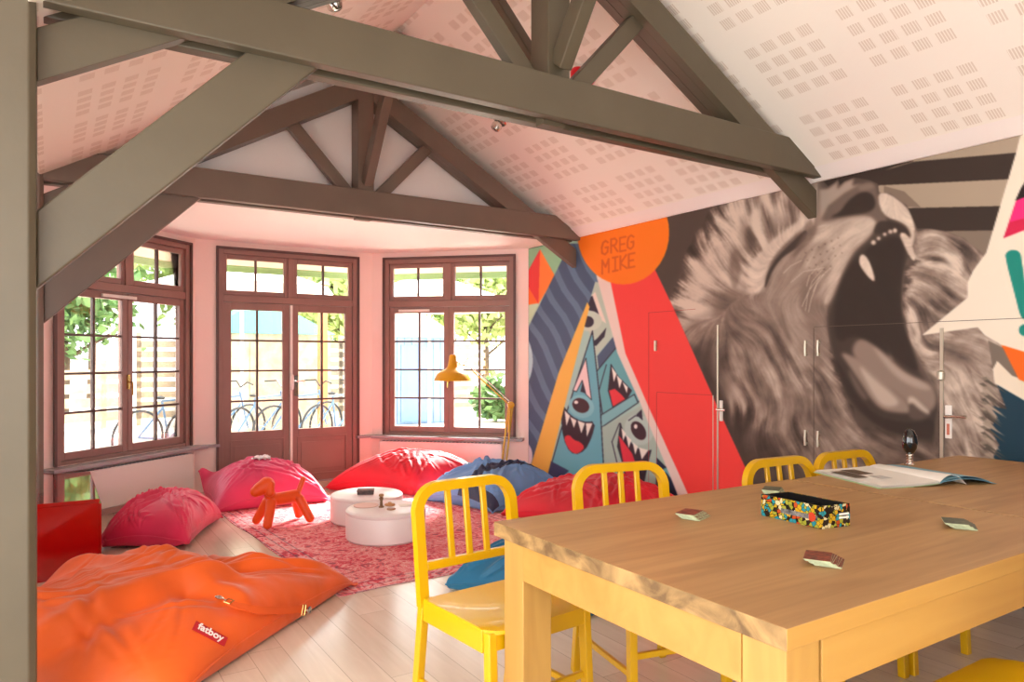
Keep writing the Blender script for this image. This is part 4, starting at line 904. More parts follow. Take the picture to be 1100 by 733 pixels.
def patch_on(t, P, idx, i0, i1, j0, j1, m, name, off=.006):
    g = idx[j0:j1+1, i0:i1+1]; k = {v: n_ for n_, v in enumerate(g.ravel())}; vs = []
    for j in range(j0, j1 + 1):
        for i in range(i0, i1 + 1):
            a = P[idx[j, min(i+1, idx.shape[1]-1)]] - P[idx[j, i-1]]; b = P[idx[min(j+1, idx.shape[0]-1), i]] - P[idx[j-1, i]]; nn = np.cross(a, b); nn /= np.linalg.norm(nn) + 1e-9; vs.append(P[idx[j, i]] + nn * off)
    gx, gy = g.shape[1], g.shape[0]; fs = [(j*gx+i, j*gx+i+1, (j+1)*gx+i+1, (j+1)*gx+i) for j in range(gy-1) for i in range(gx-1)]
    nv = len(vs); vs2 = vs + [v - np.array([0, 0, .004]) for v in vs]; fs += [tuple(nv + q for q in f[::-1]) for f in fs]
    return MB().add([tuple(v) for v in vs2], fs).build(name, m, t, smooth=True)

WHITE_LABEL = mat('woven_label', (238, 226, 226), .6)
b1, P1, q1, i1 = bean_bag('crimson pink bean bag on the floor between the red cabinet and the left window', M['bag_pink'], ((.29, 5.40), (.74, 5.06), (1.12, 5.88), (.66, 6.42)), .29, .75, 1.0, 1.2, 3, ears=((1, -1, .03, .3),), creases=40, depth=.018, pw=.6)
b2, P2, q2, i2 = bean_bag('pink bean bag with a white label on top in front of the french door', M['bag_rose'], ((1.11, 6.14), (2.04, 6.10), (2.0, 6.98), (1.12, 6.98)), .36, 1.05, 1.0, 1.3, 4, ears=((-1, 1, .22, .3), (1, 1, .2, .25)), creases=44)
ny_, nx_ = i2.shape; patch_on(b2, P2, i2, int(nx_ * .42), int(nx_ * .56), int(ny_ * .40), int(ny_ * .52), WHITE_LABEL, 'white_label', .014)
b3, P3, q3, i3 = bean_bag('red bean bag beside the right hand side of the french door', M['bag_red'], ((2.17, 6.66), (2.78, 5.98), (3.60, 6.02), (3.18, 6.64)), .37, 1.2, .9, 1.3, 5, creases=44)
b4, P4, q4, i4 = bean_bag('light blue and navy bean bag in front of the yellow lamp', M['bag_blue'], ((2.72, 5.76), (2.98, 4.92), (3.98, 5.22), (3.60, 5.70)), .34, 1.15, 1.0, 1.2, 6, dark=(M['bag_navy'], lambda u, v: (.50 + .2 * v < u < .60 + .2 * v) or (u > .5 and v < .08)), creases=60, depth=.02)
b5, P5, q5, i5 = bean_bag('red bean bag against the mural wall behind the second yellow chair', M['bag_red'], ((3.02, 4.82), (3.28, 3.90), (4.03, 3.62), (4.03, 4.86)), .33, 1.0, .9, 1.2, 8, creases=64, depth=.022)
b6, P6, q6, i6 = bean_bag('teal blue bean bag on the floor behind the nearest yellow chair', M['bag_teal'], ((1.80, 3.46), (2.20, 2.68), (3.05, 3.05), (2.62, 3.86)), .27, 1.0, .85, 1.2, 9, creases=60, depth=.02)
b7, P7, q7, i7 = bean_bag('large bright orange bean bag lying beside the left timber post', M['bag_orange'], ((-.80, 3.45), (.36, 2.80), (1.42, 3.78), (.10, 4.34)), .31, 1.45, 1.35, 1.15, 11, n=46, creases=34, depth=.016, pw=.75, ears=((-1, 1, .18, .34), (-.9, 0, -.04, .5)), folds=((-1, 1, .55, .0, .11, .055), (.5, .15, .0, -.95, .10, .035), (.95, .9, .35, .35, .09, .03), (-.5, .98, .1, .45, .08, -.035), (-.9, .2, -.2, -.5, .14, .03), (.9, -.2, .4, .0, .07, .03), (.3, .95, .45, .5, .08, .03)))

def ray_hit(t, P, quads, px, py, off=.006):      # a point on the skin of the bag
    mw = wmat(t); bv = BVHTree.FromPolygons([mw @ Vector(p) for p in P], [tuple(q) for q in quads])
    r = (px - 550) / 769; d = Vector((r * sin(radians(YAW)) + cos(radians(YAW)), -r * cos(radians(YAW)) + sin(radians(YAW)), (386 - py) / 769)).normalized()
    hit = bv.ray_cast(Vector((0, 0, EYE)), d)
    if hit[0] is None: return None, None
    nrm = hit[1] if hit[1].dot(d) < 0 else -hit[1]
    return hit[0] + nrm * off, nrm
def orange_details():
    pts = []; nr = []
    for k in range(15):
        u = k / 14; q, nn = ray_hit(b7, P7, q7, 243 + 76 * u, 655 + 4 * sin(u * pi), .03)
        if q is not None: pts.append(q); nr.append(nn)
    if len(pts) > 4:
        vs = []; fs = []
        for k, (q, nn) in enumerate(zip(pts, nr)):
            tt = (pts[min(k+1, len(pts)-1)] - pts[max(k-1, 0)]).normalized(); s = tt.cross(nn).normalized()
            vs += [q + s * .017 + nn * .003, q - s * .017 + nn * .003, q - s * .017 - nn * .003, q + s * .017 - nn * .003]
        for k in range(len(pts) - 1):
            for a in range(4): b_ = (a + 1) % 4; fs.append((k*4+a, k*4+b_, (k+1)*4+b_, (k+1)*4+a))
        fs += [(0, 1, 2, 3), tuple(len(vs) - 4 + i for i in range(4))[::-1]]
        strap = MB().add(vs, fs).build('carry_strap', mat('orange_webbing', (232, 92, 30), .6), b7, True, smooth=True)
        for end, nxt in ((0, 2), (-1, -3)):
            q, nn = pts[end], nr[end]; tt = (q - pts[nxt]).normalized(); s = tt.cross(nn).normalized(); c = q + nn * .006
            MB().tube([c + s*.024 - tt*.012, c + s*.024 + tt*.012, c - s*.024 + tt*.012, c - s*.024 - tt*.012, c + s*.024 - tt*.012], .0028, 6).build('strap_buckle', M['brass'], strap, True, smooth=True)
            g = c + tt * .045
            MB().lathe([(.008, 0), (.017, 0), (.019, .004), (.013, .006), (.008, .003)], g, 20, nn).build('eyelet', M['chrome'], strap, True, smooth=True)
            MB().tube([c + tt * .012, g], .004, 6).build('hook', M['chrome'], strap, True)
    # wrinkle-hugging red tag with white lettering
    q0, n0 = ray_hit(b7, P7, q7, 206, 674, .012); q1_, n1 = ray_hit(b7, P7, q7, 241, 692, .012)
    if q0 is not None and q1_ is not None:
        xd = (q1_ - q0).normalized(); nn = ((n0 + n1) / 2); nn = (nn - xd * nn.dot(xd)).normalized(); yd = nn.cross(xd); L = (q1_ - q0).length; c = (q0 + q1_) / 2 + nn * .004
        c0 = c - yd * .022
        rt = MB().prism([c0 - xd*L*.47, c0 + xd*L*.47, c0 + xd*L*.47 + yd*.044, c0 - xd*L*.47 + yd*.044], -nn * .004).build('red_tag', mat('tag_red', (186, 22, 34), .6), b7, True)
        cu = bpy.data.curves.new('lettering_curve', 'FONT'); cu.body = 'fatboy'; cu.size = L * .29; cu.extrude = .0008; cu.align_x = 'CENTER'; cu.offset = .001; cu.materials.append(mat('tag_white', (245, 238, 230), .6))
        tmp = bpy.data.objects.new('tmp_text', cu); COL.objects.link(tmp); bpy.context.view_layer.update()
        me = bpy.data.meshes.new_from_object(tmp.evaluated_get(bpy.context.evaluated_depsgraph_get())); bpy.data.objects.remove(tmp)
        o = bpy.data.objects.new('lettering', me); COL.objects.link(o)
        mw = Matrix((xd, yd, nn)).transposed().to_4x4(); mw.translation = c - yd * .009 + nn * .0012
        o.parent = rt; o.matrix_local = wmat(rt).inverted() @ mw
orange_details()

# ------------------------------------------------------------------ round stools, their small things, toy dog
def pouf(x, y, label):
    t = thing('round_stool', label, 'stool', (x, y, .010))
    R = .275; MB().lathe([(0, 0), (R - .012, 0), (R, .012), (R, .168), (R - .002, .172)], (0, 0, 0), 64).build('drum', M['white_plastic'], t, smooth=True)
    MB().lathe([(0, .171), (R - .004, .171), (R, .178), (R, .194), (R - .008, .203), (R - .02, .206), (0, .206)], (0, 0, 0), 64).build('top', M['white_plastic'], t, smooth=True)
    return t
PA, PB = (2.05, 5.26), (1.965, 4.68)
pouf(PA[0], PA[1], 'white round drum stool standing farther back, with a small dark box on top'); pouf(PB[0], PB[1], 'white round drum stool nearest the camera, with a wooden peg figure on top')
TZ = .010 + .2065
t = thing('card_box', 'small dark card box lying on the farther white stool', 'box', (PA[0] - .02, PA[1] - .03, TZ), radians(-25))
MB().box((-.062, -.045, 0), (.062, .045, .022)).build('box', mat('box_brown', (92, 62, 56), .4, var=.4, vscale=40), t, bevel=.002); MB().box((-.064, -.047, .0225), (.064, .047, .034)).build('lid', mat('box_lid', (120, 84, 74), .35, var=.4, vscale=60), t, bevel=.002)
t = thing('peg_figure', 'turned wooden peg figure standing on the nearer white stool', 'figurine', (PB[0] - .03, PB[1] + .01, TZ))
MB().lathe([(0, 0), (.018, 0), (.019, .006), (.011, .012), (.009, .045), (.013, .055), (.016, .065), (.009, .072)], (0, 0, 0), 20).build('body', mat('dark_wood', (120, 84, 52), .4), t, smooth=True)
MB().lathe([(.009, .0725), (.017, .078), (.018, .088), (.012, .094), (0, .095)], (0, 0, 0), 20).build('head', mat('pale_wood', (176, 134, 90), .4), t, smooth=True)
o = MB().lathe([(0, 0), (.085, 0), (.088, .003), (.085, .006), (0, .006)], (0, 0, 0), 36).build('round_mat', mat('pale_pink_card', (236, 200, 186), .6), None, smooth=True); o.location = (PB[0] - .10, PB[1] + .12, TZ); tag(o, 'pale pink round mat on the nearer white stool left of the peg figure', 'mat')
o = MB().lathe([(0, 0), (.036, 0), (.038, .004), (.034, .01), (.014, .012), (.012, .02), (0, .021)], (0, 0, 0), 28).build('wooden_disc', mat('disc_wood', (196, 142, 86), .45), None, smooth=True); o.location = (PB[0] + .05, PB[1] + .05, TZ); tag(o, 'small wooden disc with a raised middle beside the peg figure', 'disc')
o = MB().prism([(-.05, -.03, 0), (.04, -.04, 0), (.06, .03, 0), (-.03, .045, 0)], (0, 0, .003)).build('paper_slip', M['paper'], None); o.location = (PB[0] + .135, PB[1] - .02, TZ); tag(o, 'white paper slip at the right edge of the nearer white stool', 'paper')
o = MB().lathe([(0, 0), (.03, 0), (.031, .004), (.028, .008), (0, .008)], (0, 0, 0), 24).build('wooden_disc', mat('disc_wood2', (176, 120, 76), .45), None, smooth=True); o.location = (PB[0] - .0, PB[1] - .09, TZ); tag(o, 'flat brown disc in front of the peg figure on the nearer stool', 'disc')

def capsules(name, caps, m, parent, vox=.006, smooth_it=6):
    mb = MB()
    for p, q, r0, r1 in caps:
        r0, r1 = r0 * 1.16, r1 * 1.16
        p, q = Vector(p), Vector(q); L = (q - p).length; ax = (q - p) / L if L > 1e-6 else Vector((0, 0, 1)); prof = [(0, -r0)]
        prof += [(r0 * sin(a), -r0 * cos(a)) for a in [k * pi / 12 for k in range(1, 7)]] + [(r1 * sin(a), L - r1 * cos(a)) for a in [k * pi / 12 for k in range(6, 12)]] + [(0, L + r1)]
        mb.lathe(prof, p, 24, ax)
    o = mb.build(name, m, parent, smooth=False); rm = o.modifiers.new('remesh', 'REMESH'); rm.mode = 'VOXEL'; rm.voxel_size = vox; rm.use_smooth_shade = True
    s = o.modifiers.new('smooth', 'SMOOTH'); s.iterations = smooth_it; s.factor = .5
    return o
t = thing('toy_dog', 'orange plastic toy dog with stubby tube legs standing on the rug', 'toy dog', (1.46, 5.46, .017), radians(8))
capsules('body', [((-.08, 0, .185), (.10, 0, .192), .040, .042), ((-.10, .035, .17), (-.155, .105, .028), .033, .028), ((-.10, -.035, .17), (-.155, -.105, .028), .033, .028),
    ((.12, .035, .17), (.175, .10, .028), .033, .028), ((.12, -.035, .17), (.175, -.10, .028), .033, .028), ((.12, 0, .20), (.165, 0, .315), .018, .017),
    ((-.085, 0, .20), (-.115, 0, .285), .036, .036), ((-.12, 0, .30), (-.175, 0, .275), .052, .043), ((-.175, 0, .275), (-.20, 0, .262), .040, .036),
    ((-.105, .045, .31), (-.12, .062, .25), .022, .027), ((-.105, -.045, .31), (-.12, -.062, .25), .022, .027)], M['orange_plastic'], t, .005, 5)

# ------------------------------------------------------------------ low red cabinet
t = thing('low_cabinet', 'glossy red low cabinet along the left side by the window', 'cabinet', (-.2, 5.3, 0))
x0, x1, y0, y1, zt = -.28, .234, 4.79, 5.98, .44
MB().box((x0, y0, .0), (x1, y1, zt - .022)).build('carcass', M['red_gloss'], t, True, bevel=.002); MB().box((x0 - .002, y0 - .003, zt - .021), (x1 + .002, y1 + .002, zt)).build('top_panel', M['red_gloss'], t, True, bevel=.002)
for k in range(2): MB().box((x1 + .0005, y0 + .01 + k * .59, .03), (x1 + .012, y0 + .59 + k * .59, zt - .03)).build('door', M['red_gloss'], t, True, bevel=.002)

# ------------------------------------------------------------------ floor lamp
t = thing('floor_lamp', 'mustard yellow jointed floor lamp by the right window', 'lamp', (3.74, 5.98, 0))
Bx = Vector((3.74, 5.98, 0)); J0 = Vector((3.74, 5.98, .12)); J1 = Vector((3.80, 5.93, .79)); toL = Vector((-.66, .30, 0)).normalized()
J2 = Vector((3.45, 6.02, 1.13)); SH = Vector((3.22, 6.05, 1.10))
MB().lathe([(0, 0), (.15, 0), (.155, .01), (.14, .028), (.03, .036), (.02, .12), (0, .12)], Bx, 40).build('base', M['lampyel'], t, True, smooth=True)
for s in (-1, 1):
    o_ = toL * .022 * s
    MB().tube([J0 + o_, J1 + o_ * .9], .009, 10).build('lower_arm', M['lampbar'], t, True, smooth=True)
    up_ = Vector((0, 0, .02 * s)); MB().tube([J1 + up_ + Vector((0, 0, .02)), J2 + up_], .0075, 10).build('upper_arm', M['chrome'] if s > 0 else M['lampbar'], t, True, smooth=True)
MB().lathe([(0, -.03), (.034, -.026), (.034, .026), (0, .03)], J1 + Vector((0, 0, .01)), 20, (toL.y, -toL.x, 0)).build('elbow', M['lampyel'], t, True, smooth=True)
MB().tube([J1 + Vector((-.02, 0, -.26)), J1 + Vector((-.01, 0, -.02))], .014, 12).build('spring', M['lampbar'], t, True, smooth=True)
MB().tube([J2 + Vector((.0, 0, -.02)), J2 + Vector((-.03, 0.01, .03)), SH + Vector((.03, 0, .13)), SH + Vector((0, 0, .13))], .007, 8).build('head_joint', M['chrome'], t, True, smooth=True)
MB().lathe([(0.171, -0.056), (0.177, -0.054), (0.171, -0.035), (0.150, 0.009), (0.112, 0.039), (0.068, 0.056), (0.048, 0.081), (0.039, 0.130), (0.032, 0.178), (0.025, 0.192), (0.000, 0.197), (0.000, 0.190), (0.023, 0.184), (0.034, 0.119), (0.043, 0.076), (0.063, 0.050), (0.105, 0.032), (0.144, 0.003), (0.163, -0.036), (0.171, -0.056)], SH, 48).build('lamp_shade', M['lampyel'], t, True, smooth=True)
MB().lathe([(0, .04), (.016, .03), (.028, -.004), (.02, -.03), (0, -.036)], SH, 20).build('bulb', mat('bulb_glass', (250, 245, 235), .2), t, True, smooth=True)

# ------------------------------------------------------------------ dining tables
def table(x0, x1, y0, y1, label, open_leg=None):
    t = thing('dining_table', label, 'table', ((x0 + x1) / 2, (y0 + y1) / 2, 0)); H = .76; TT = .042; lg = .10
    ws = [0, .17, .58, .80, 1.0]     # board widths across
    o = None
    mb = MB(); mb.box((x0, y0, H - TT), (x1, y1, H)); o = mb.build('table_top', M['top'], t, True, bevel=.002)
    # end grain of the boards shows at the ends
    o.data.materials.append(M['endgrain']); o.data.materials.append(M['beech'])
    for p in o.data.polygons:
        if abs(p.normal.x) > .9: p.material_index = 1
        if abs(p.normal.y) > .9: p.material_index = 2
    i = .012
    ap = .10
    for (a, b) in (((x0 + i + lg + .002, y0 + .006, H - TT - ap), (x1 - i - lg - .002, y0 + .032, H - TT - .0005)), ((x0 + i + lg + .002, y1 - .032, H - TT - ap), (x1 - i - lg - .002, y1 - .006, H - TT - .0005))):
        MB().box(a, b).build('apron', M['beech'], t, True, bevel=.002)
    for (a, b) in (((x0 + .006, y0 + i + lg - .004, H - TT - ap), (x0 + .034, y1 - i - lg - .034, H - TT - .0005)), ((x1 - .034, y0 + i + lg - .004, H - TT - ap), (x1 - .006, y1 - i - lg - .034, H - TT - .0005))):
        MB().box(a, b).build('apron', M['beech'], t, True, bevel=.002)
    for lx in (x0 + .006, x1 - .006 - lg):
        for ly in (y0 + .006, y1 - .05 - lg): MB().box((lx, ly, 0), (lx + lg, ly + lg, H - TT - .0005)).build('leg', M['beechZ'], t, True, bevel=.003)
    return t
TY0, TY1 = .822, 1.845
table(1.122, 2.525, TY0, TY1, 'solid oak dining table nearest the camera, with the game box on it')
table(2.534, 3.885, TY0, TY1 - .01, 'solid oak dining table farther right, pushed against the first, under the magazine')

# ------------------------------------------------------------------ yellow chairs
def make_chair(label, group=None):
    t = thing('slat_back_chair', label, 'chair', (0, 0, 0), 0, None); Y = M['yellow']; w = .2125; zt = .82; r = .085
    tilt = lambda z: .0 if z < .45 else (z - .45) * .14     # back leans away (+y)
    def pt(x, z): return (x, tilt(z), z)
    hw = w - .012
    arch = [pt(-hw, .42), pt(-hw, .6), pt(-hw, zt - r)] + [pt(-hw + r - r * cos(a), zt - .012 - r + r * sin(a)) for a in [k * pi / 16 for k in range(1, 9)]] + [pt(hw - r + r * sin(a), zt - .012 - r + r * cos(a)) for a in [k * pi / 16 for k in range(0, 8)]] + [pt(hw, zt - r), pt(hw, .6), pt(hw, .42)]
    def flatbar(pts, wd, th, nm, par):       # rectangular bar bent in the plane of the back
        vs = []; fs = []; n = len(pts)
        for k, p in enumerate(pts):
            p = Vector(p); tt = (Vector(pts[min(k+1, n-1)]) - Vector(pts[max(k-1, 0)])).normalized(); nn = Vector((0, 1, 0)); nn = (nn - tt * nn.dot(tt)).normalized(); s = tt.cross(nn)
            for a, b in ((-1, -1), (1, -1), (1, 1), (-1, 1)): vs.append(p + s * a * wd / 2 + nn * b * th / 2)
        for k in range(n - 1):
            for a in range(4): b = (a + 1) % 4; fs.append((k*4+a, k*4+b, (k+1)*4+b, (k+1)*4+a))
        fs += [(3, 2, 1, 0), tuple((n-1)*4 + i for i in range(4))]
        return MB().add(vs, fs).build(nm, Y, par, smooth=True, bevel=.004)
    flatbar(arch, .034, .03, 'back_frame', t)
    MB().beam(pt(-hw + .018, .548), pt(hw - .018, .548), .024, .03).build('back_rail', Y, t, bevel=.004)
    for x in (-.075, 0, .075): flatbar([pt(x, .556), pt(x, .70), pt(x, zt - .025)], .024, .014, 'back_slat', t)
    # seat: dished plate with rounded front, in an apron frame
    n = 14; vs = []; fs = []; D = .40
    for k, off in enumerate((0, -.012)):
        for j in range(n + 1):
            for i in range(n + 1):
                u, v = i / n * 2 - 1, j / n
                x = u * (w - .002 - .012 * v * 0); y = -.018 - v * (D - .018) * (1 - 0.0); 
                cut = max(0, (abs(u) - .72) / .28) ** 2 * .05 * v ** 6
                z = .452 - .010 * (1 - u * u) * sin(pi * min(1, v * 1.05)) - .004 * v ** 8 + off
                vs.append((x, y + cut, z))
    q = lambda k, i, j: k * (n+1) ** 2 + j * (n+1) + i
    for j in range(n):
        for i in range(n): fs += [(q(0,i,j), q(0,i+1,j), q(0,i+1,j+1), q(0,i,j+1)), (q(1,i,j), q(1,i,j+1), q(1,i+1,j+1), q(1,i+1,j))]
    for i in range(n): fs += [(q(0,i,0), q(1,i,0), q(1,i+1,0), q(0,i+1,0)), (q(0,i,n), q(0,i+1,n), q(1,i+1,n), q(1,i,n)), (q(0,0,i), q(0,0,i+1), q(1,0,i+1), q(1,0,i)), (q(0,n,i), q(1,n,i), q(1,n,i+1), q(0,n,i+1))]
    MB().add(vs, fs).build('seat', Y, t, smooth=True)
    ap = MB(); 
    for s in (-1, 1): ap.box((s * (w - .001) - (.018 if s > 0 else 0), -D + .045, .378), (s * (w - .001) + (.018 if s < 0 else 0), -.016, .446))
    ap.box((-w + .03, -D + .018, .385), (w - .03, -D + .036, .436)); ap.build('seat_frame', Y, t, bevel=.003)
    for s in (-1, 1):
        MB().beam((s * (w - .014), 0.0, .43), (s * (w - .012), .055, .0), .03, .032, (0, 1, 0)).build('leg', Y, t, bevel=.004)
        MB().beam((s * (w - .022), -D + .032, .44), (s * (w - .016), -D + .012, .0), .030, .032, (0, 1, 0)).build('leg', Y, t, bevel=.004)
        MB().beam((s * (w - .018), -D + .04, .16), (s * (w - .014), .03, .16), .016, .022).build('side_stretcher', Y, t, bevel=.003)
    MB().beam((-w + .03, -D + .028, .22), (w - .03, -D + .028, .22), .016, .022).build('front_stretcher', Y, t, bevel=.003)
    return t
def copy_tree(o, parent=None):
    c = o.copy(); COL.objects.link(c); c.parent = parent
    for ch in [x for x in bpy.data.objects if x.parent == o]: copy_tree(ch, c)
    return c
proto = make_chair('yellow slat back chair by the nearest table corner, leftmost of the row')
spots = [(1.25, 2.20, radians(5), None), (1.95, 2.18, radians(-12), 'yellow slat back chair standing second from the left, in front of the red bean bag'),
         (2.64, 1.93, radians(-3), 'yellow slat back chair behind the game box, its arched top showing over the table edge'),
         (3.08, 1.905, radians(-2), 'yellow slat back chair behind the magazine, farthest of the row along the mural'),
         (1.945, .53, pi, 'yellow chair on the near side of the table, only its seat showing bottom right')]
for k, (x, y, a, lb_) in enumerate(spots):
    c = proto if k == 0 else copy_tree(proto); c.location = (x, y, 0); c.rotation_euler = (0, 0, a); c['group'] = 'yellow chairs around the tables'
    if lb_: c['label'] = lb_

# ------------------------------------------------------------------ things on the tables
TH_ = .7605
def tin_mat():
    m = bpy.data.materials.new('printed_tin'); m.use_nodes = True; N, Lk = nodes_of(m); p = N['Principled BSDF']; tc = N.new('ShaderNodeTexCoord')
    n = N.new('ShaderNodeTexNoise'); n.inputs['Scale'].default_value = 30; n.inputs['Distortion'].default_value = 2; Lk.new(tc.outputs['Object'], n.inputs['Vector'])
    v = N.new('ShaderNodeTexVoronoi'); v.inputs['Scale'].default_value = 85; Lk.new(n.outputs['Color'], v.inputs['Vector']); Lk.new(tc.outputs['Object'], v.inputs['Vector'])
    sp = N.new('ShaderNodeSeparateColor'); Lk.new(v.outputs['Color'], sp.inputs[0])
    r = N.new('ShaderNodeValToRGB'); r.color_ramp.interpolation = 'CONSTANT'; st = [(0, (24, 20, 18)), (.16, (190, 150, 30)), (.42, (40, 130, 136)), (.55, (176, 70, 30)), (.64, (150, 150, 50)), (.82, (206, 190, 140)), (.92, (40, 32, 26))]
    r.color_ramp.elements[0].color = L3(*st[0][1]); r.color_ramp.elements[1].position = st[-1][0]; r.color_ramp.elements[1].color = L3(*st[-1][1])
    for a, c in st[1:-1]: e = r.color_ramp.elements.new(a); e.color = L3(*c)
    Lk.new(sp.outputs[0], r.inputs[0])
    ve = N.new('ShaderNodeTexVoronoi'); ve.feature = 'DISTANCE_TO_EDGE'; ve.inputs['Scale'].default_value = 85; Lk.new(tc.outputs['Object'], ve.inputs['Vector'])
    mx = N.new('ShaderNodeMixRGB'); Lk.new(math_node(N, Lk, 'LESS_THAN', ve.outputs[0], .045), mx.inputs[0]); Lk.new(r.outputs[0], mx.inputs[1]); mx.inputs[2].default_value = L3(24, 20, 18)
    Lk.new(mx.outputs[0], p.inputs['Base Color']); p.inputs['Roughness'].default_value = .18; return m
tin = tin_mat()
t = thing('game_box', 'open long game box with a colourful cartoon print standing on the table', 'box', (1.965, 1.335, TH_), radians(0))
# corners on the table: left-back (1.887,1.437), front (1.864,1.249), right (1.973,1.22)
A_ = Vector((1.862, 1.250, TH_)); ex = Vector((.985, -.17, 0)); ey = Vector((.045, .999, 0)); Lx, Ly, Hb = .112, .215, .066
def bq_(a, b, c, d, z0, z1): 
    P = [A_ + ex * u + ey * v for u, v in ((a, c), (b, c), (b, d), (a, d))]; return [Vector((p.x, p.y, TH_ + z0)) for p in P], (0, 0, z1 - z0)
w_ = .003
m = MB(); m.prism(*bq_(0, Lx, 0, Ly, .0, .003))
for a in ((0, w_, 0, Ly), (Lx - w_, Lx, 0, Ly), (w_, Lx - w_, 0, w_), (w_, Lx - w_, Ly - w_, Ly)): m.prism(*bq_(*a, .003, Hb))
m.build('tray', tin, t, True)
m = MB()
for a in ((w_, w_ + .001, w_, Ly - w_), (Lx - w_ - .001, Lx - w_, w_, Ly - w_), (w_, Lx - w_, w_, w_ + .001), (w_, Lx - w_, Ly - w_ - .001, Ly - w_)): m.prism(*bq_(*a, .004, Hb - .0005))
m.prism(*bq_(w_, Lx - w_, Ly * .45, Ly * .47, .004, Hb * .8)); m.build('insert', M['black'], t, True)
m = MB(); m.prism(*bq_(Lx * .62, Lx * .96, -.0006, 0, .024, .030)); m.prism(*bq_(Lx * .62, Lx * .96, -.0006, 0, .034, .040)); m.build('small_label', M['paper'], t, True)
m = MB(); m.prism(*bq_(-.0008, 0, .012, .14, .022, .036)); m.build('silver_band', mat('silver_print', (176, 176, 178), .25, metal=.5, var=.5, vscale=60), t, True)
m = MB(); m.lathe([(0, 0), (.0135, 0), (.0135, .0012), (0, .0012)], A_ + ey * .03 - ex * .001 + Vector((0, 0, .03)), 24, -ex); m.build('round_emblem', mat('emblem_red', (196, 62, 34), .3), t, True)

cf = mat('card_edge', (196, 204, 160), .5, var=.15, vscale=60); cr_ = mat('card_back_rust', (150, 66, 40), .4, var=.5, vscale=70); cg = mat('card_back_olive', (92, 100, 76), .4, var=.5, vscale=70)
def card(m_top):
    w, h, th = .030, .045, .0019; r = .004; pts = []
    for cx, cy, a0 in ((w/1 - r, h - r, 0), (-w + r, h - r, pi/2), (-w + r, -h + r, pi), (w - r, -h + r, 3*pi/2)):
        for k in range(4): a = a0 + k * pi / 6; pts.append((cx + r * cos(a), cy + r * sin(a), 0))
    o = MB().prism(pts, (0, 0, th)).build('playing_card', cf, None); o.data.materials.append(m_top)
    for p in o.data.polygons:
        if p.normal.z > .9: p.material_index = 1
    return o
def pile(x, y, rz, n, dx, dy, m_top, label, group, mid=None):
    src = card(m_top)
    for k in range(n):
        c = src if k == 0 else src.copy()
        if k: COL.objects.link(c)
        f = k / (n - 1); c.location = (x - dx * f, y - dy * f, TH_ + k * .0023); c.rotation_euler = (0, 0, rz + .05 * sin(k * 2.1)); tag(c, label if k < n - 1 else label.replace('card in', 'topmost card of'), 'card', group)
pile(1.575, 1.035, radians(-62), 8, .028, -.012, cr_, 'card in the rust-backed pile lying closest to the near table edge', 'cards in the rust pile')
pile(2.245, 1.045, radians(-60), 8, .03, -.012, cg, 'card in the fanned pile lying right of the game box near the table front', 'cards in the right pile')
pile(1.678, 1.555, radians(-70), 8, .02, -.008, cr_, 'card in the small pile lying left of the game box', 'cards in the left pile')
pile(2.20, 1.66, radians(-60), 10, .012, -.006, cg, 'card in the pile lying right behind the game box', 'cards in the pile behind the box')

# magazine
t = thing('open_magazine', 'open magazine lying flat across the far table with its right pages curling up', 'magazine', (2.9, 1.6, TH_))
S0, S1 = Vector((2.875, 1.425)), Vector((3.02, 1.80))       # spine
def page(side, lift, nm, m, z0, curl, wd=.25, shrink=0):
    sp = (S1 - S0); ln = sp.length; sd = sp.normalized(); out = Vector((-sd.y, sd.x)) * (1 if side < 0 else -1)
    n = 14; vs = []; fs = []
    for kk, off in enumerate((0, -.0012)):
        for j in range(7):
            for i in range(n + 1):
                u = i / n; v = j / 6
                h = lift * sin(min(1, u * 1.05) * pi) ** .8 * (.55 + .45 * (1 - v) if side > 0 else .35 + .65 * v) + curl * u ** 2
                p = S0 + sd * (ln * (v * (1 - 2*shrink) + shrink)) + out * (u * wd * (1 - shrink))
                vs.append((p.x, p.y, TH_ + z0 + .010 * (1 - u) ** 3 + h + off))
    q = lambda k, i, j: k * 7 * (n+1) + j * (n+1) + i
    for j in range(6):
        for i in range(n): fs += [(q(0,i,j), q(0,i+1,j), q(0,i+1,j+1), q(0,i,j+1)), (q(1,i,j), q(1,i,j+1), q(1,i+1,j+1), q(1,i+1,j))]
    for i in range(n): fs += [(q(0,i,0), q(1,i,0), q(1,i+1,0), q(0,i+1,0)), (q(0,i,6), q(0,i+1,6), q(1,i+1,6), q(1,i,6))]
    for j in range(6): fs += [(q(0,0,j), q(0,0,j+1), q(1,0,j+1), q(1,0,j)), (q(0,n,j), q(1,n,j), q(1,n,j+1), q(0,n,j+1))]
    o = MB().add(vs, fs).build(nm, m, t, True, smooth=True); return o, q
pg = mat('page_white', (232, 226, 216), .45); pb = mat('page_blue', (120, 170, 186), .45); pgr = mat('cover_green', (176, 206, 150), .45); pph = mat('page_photo', (112, 84, 74), .4, var=.5, vscale=60, rgb2=(60, 60, 52))
page(-1, .0, 'cover', pgr, .001, 0, .27); page(1, .022, 'back_pages', pb, .0015, .0, .26)
for k in range(3): page(-1, .001 * k, 'left_page', pg, .004 + .003 * k, 0, .262 - .003 * k)
page(1, .03, 'right_page', pb, .004, .0, .25); page(1, .036, 'right_page', pg, .0055, .0, .12, .0)
sd = (S1 - S0).normalized(); out = Vector((-sd.y, sd.x))
def pblock(u0, u1, v0, v1, mm, nm):
    P = [S0 + sd * v + out * u for u, v in ((u0, v0), (u1, v0), (u1, v1), (u0, v1))]; MB().prism([(p.x, p.y, TH_ + .0135) for p in P], (0, 0, .0006)).build(nm, mm, t, True)
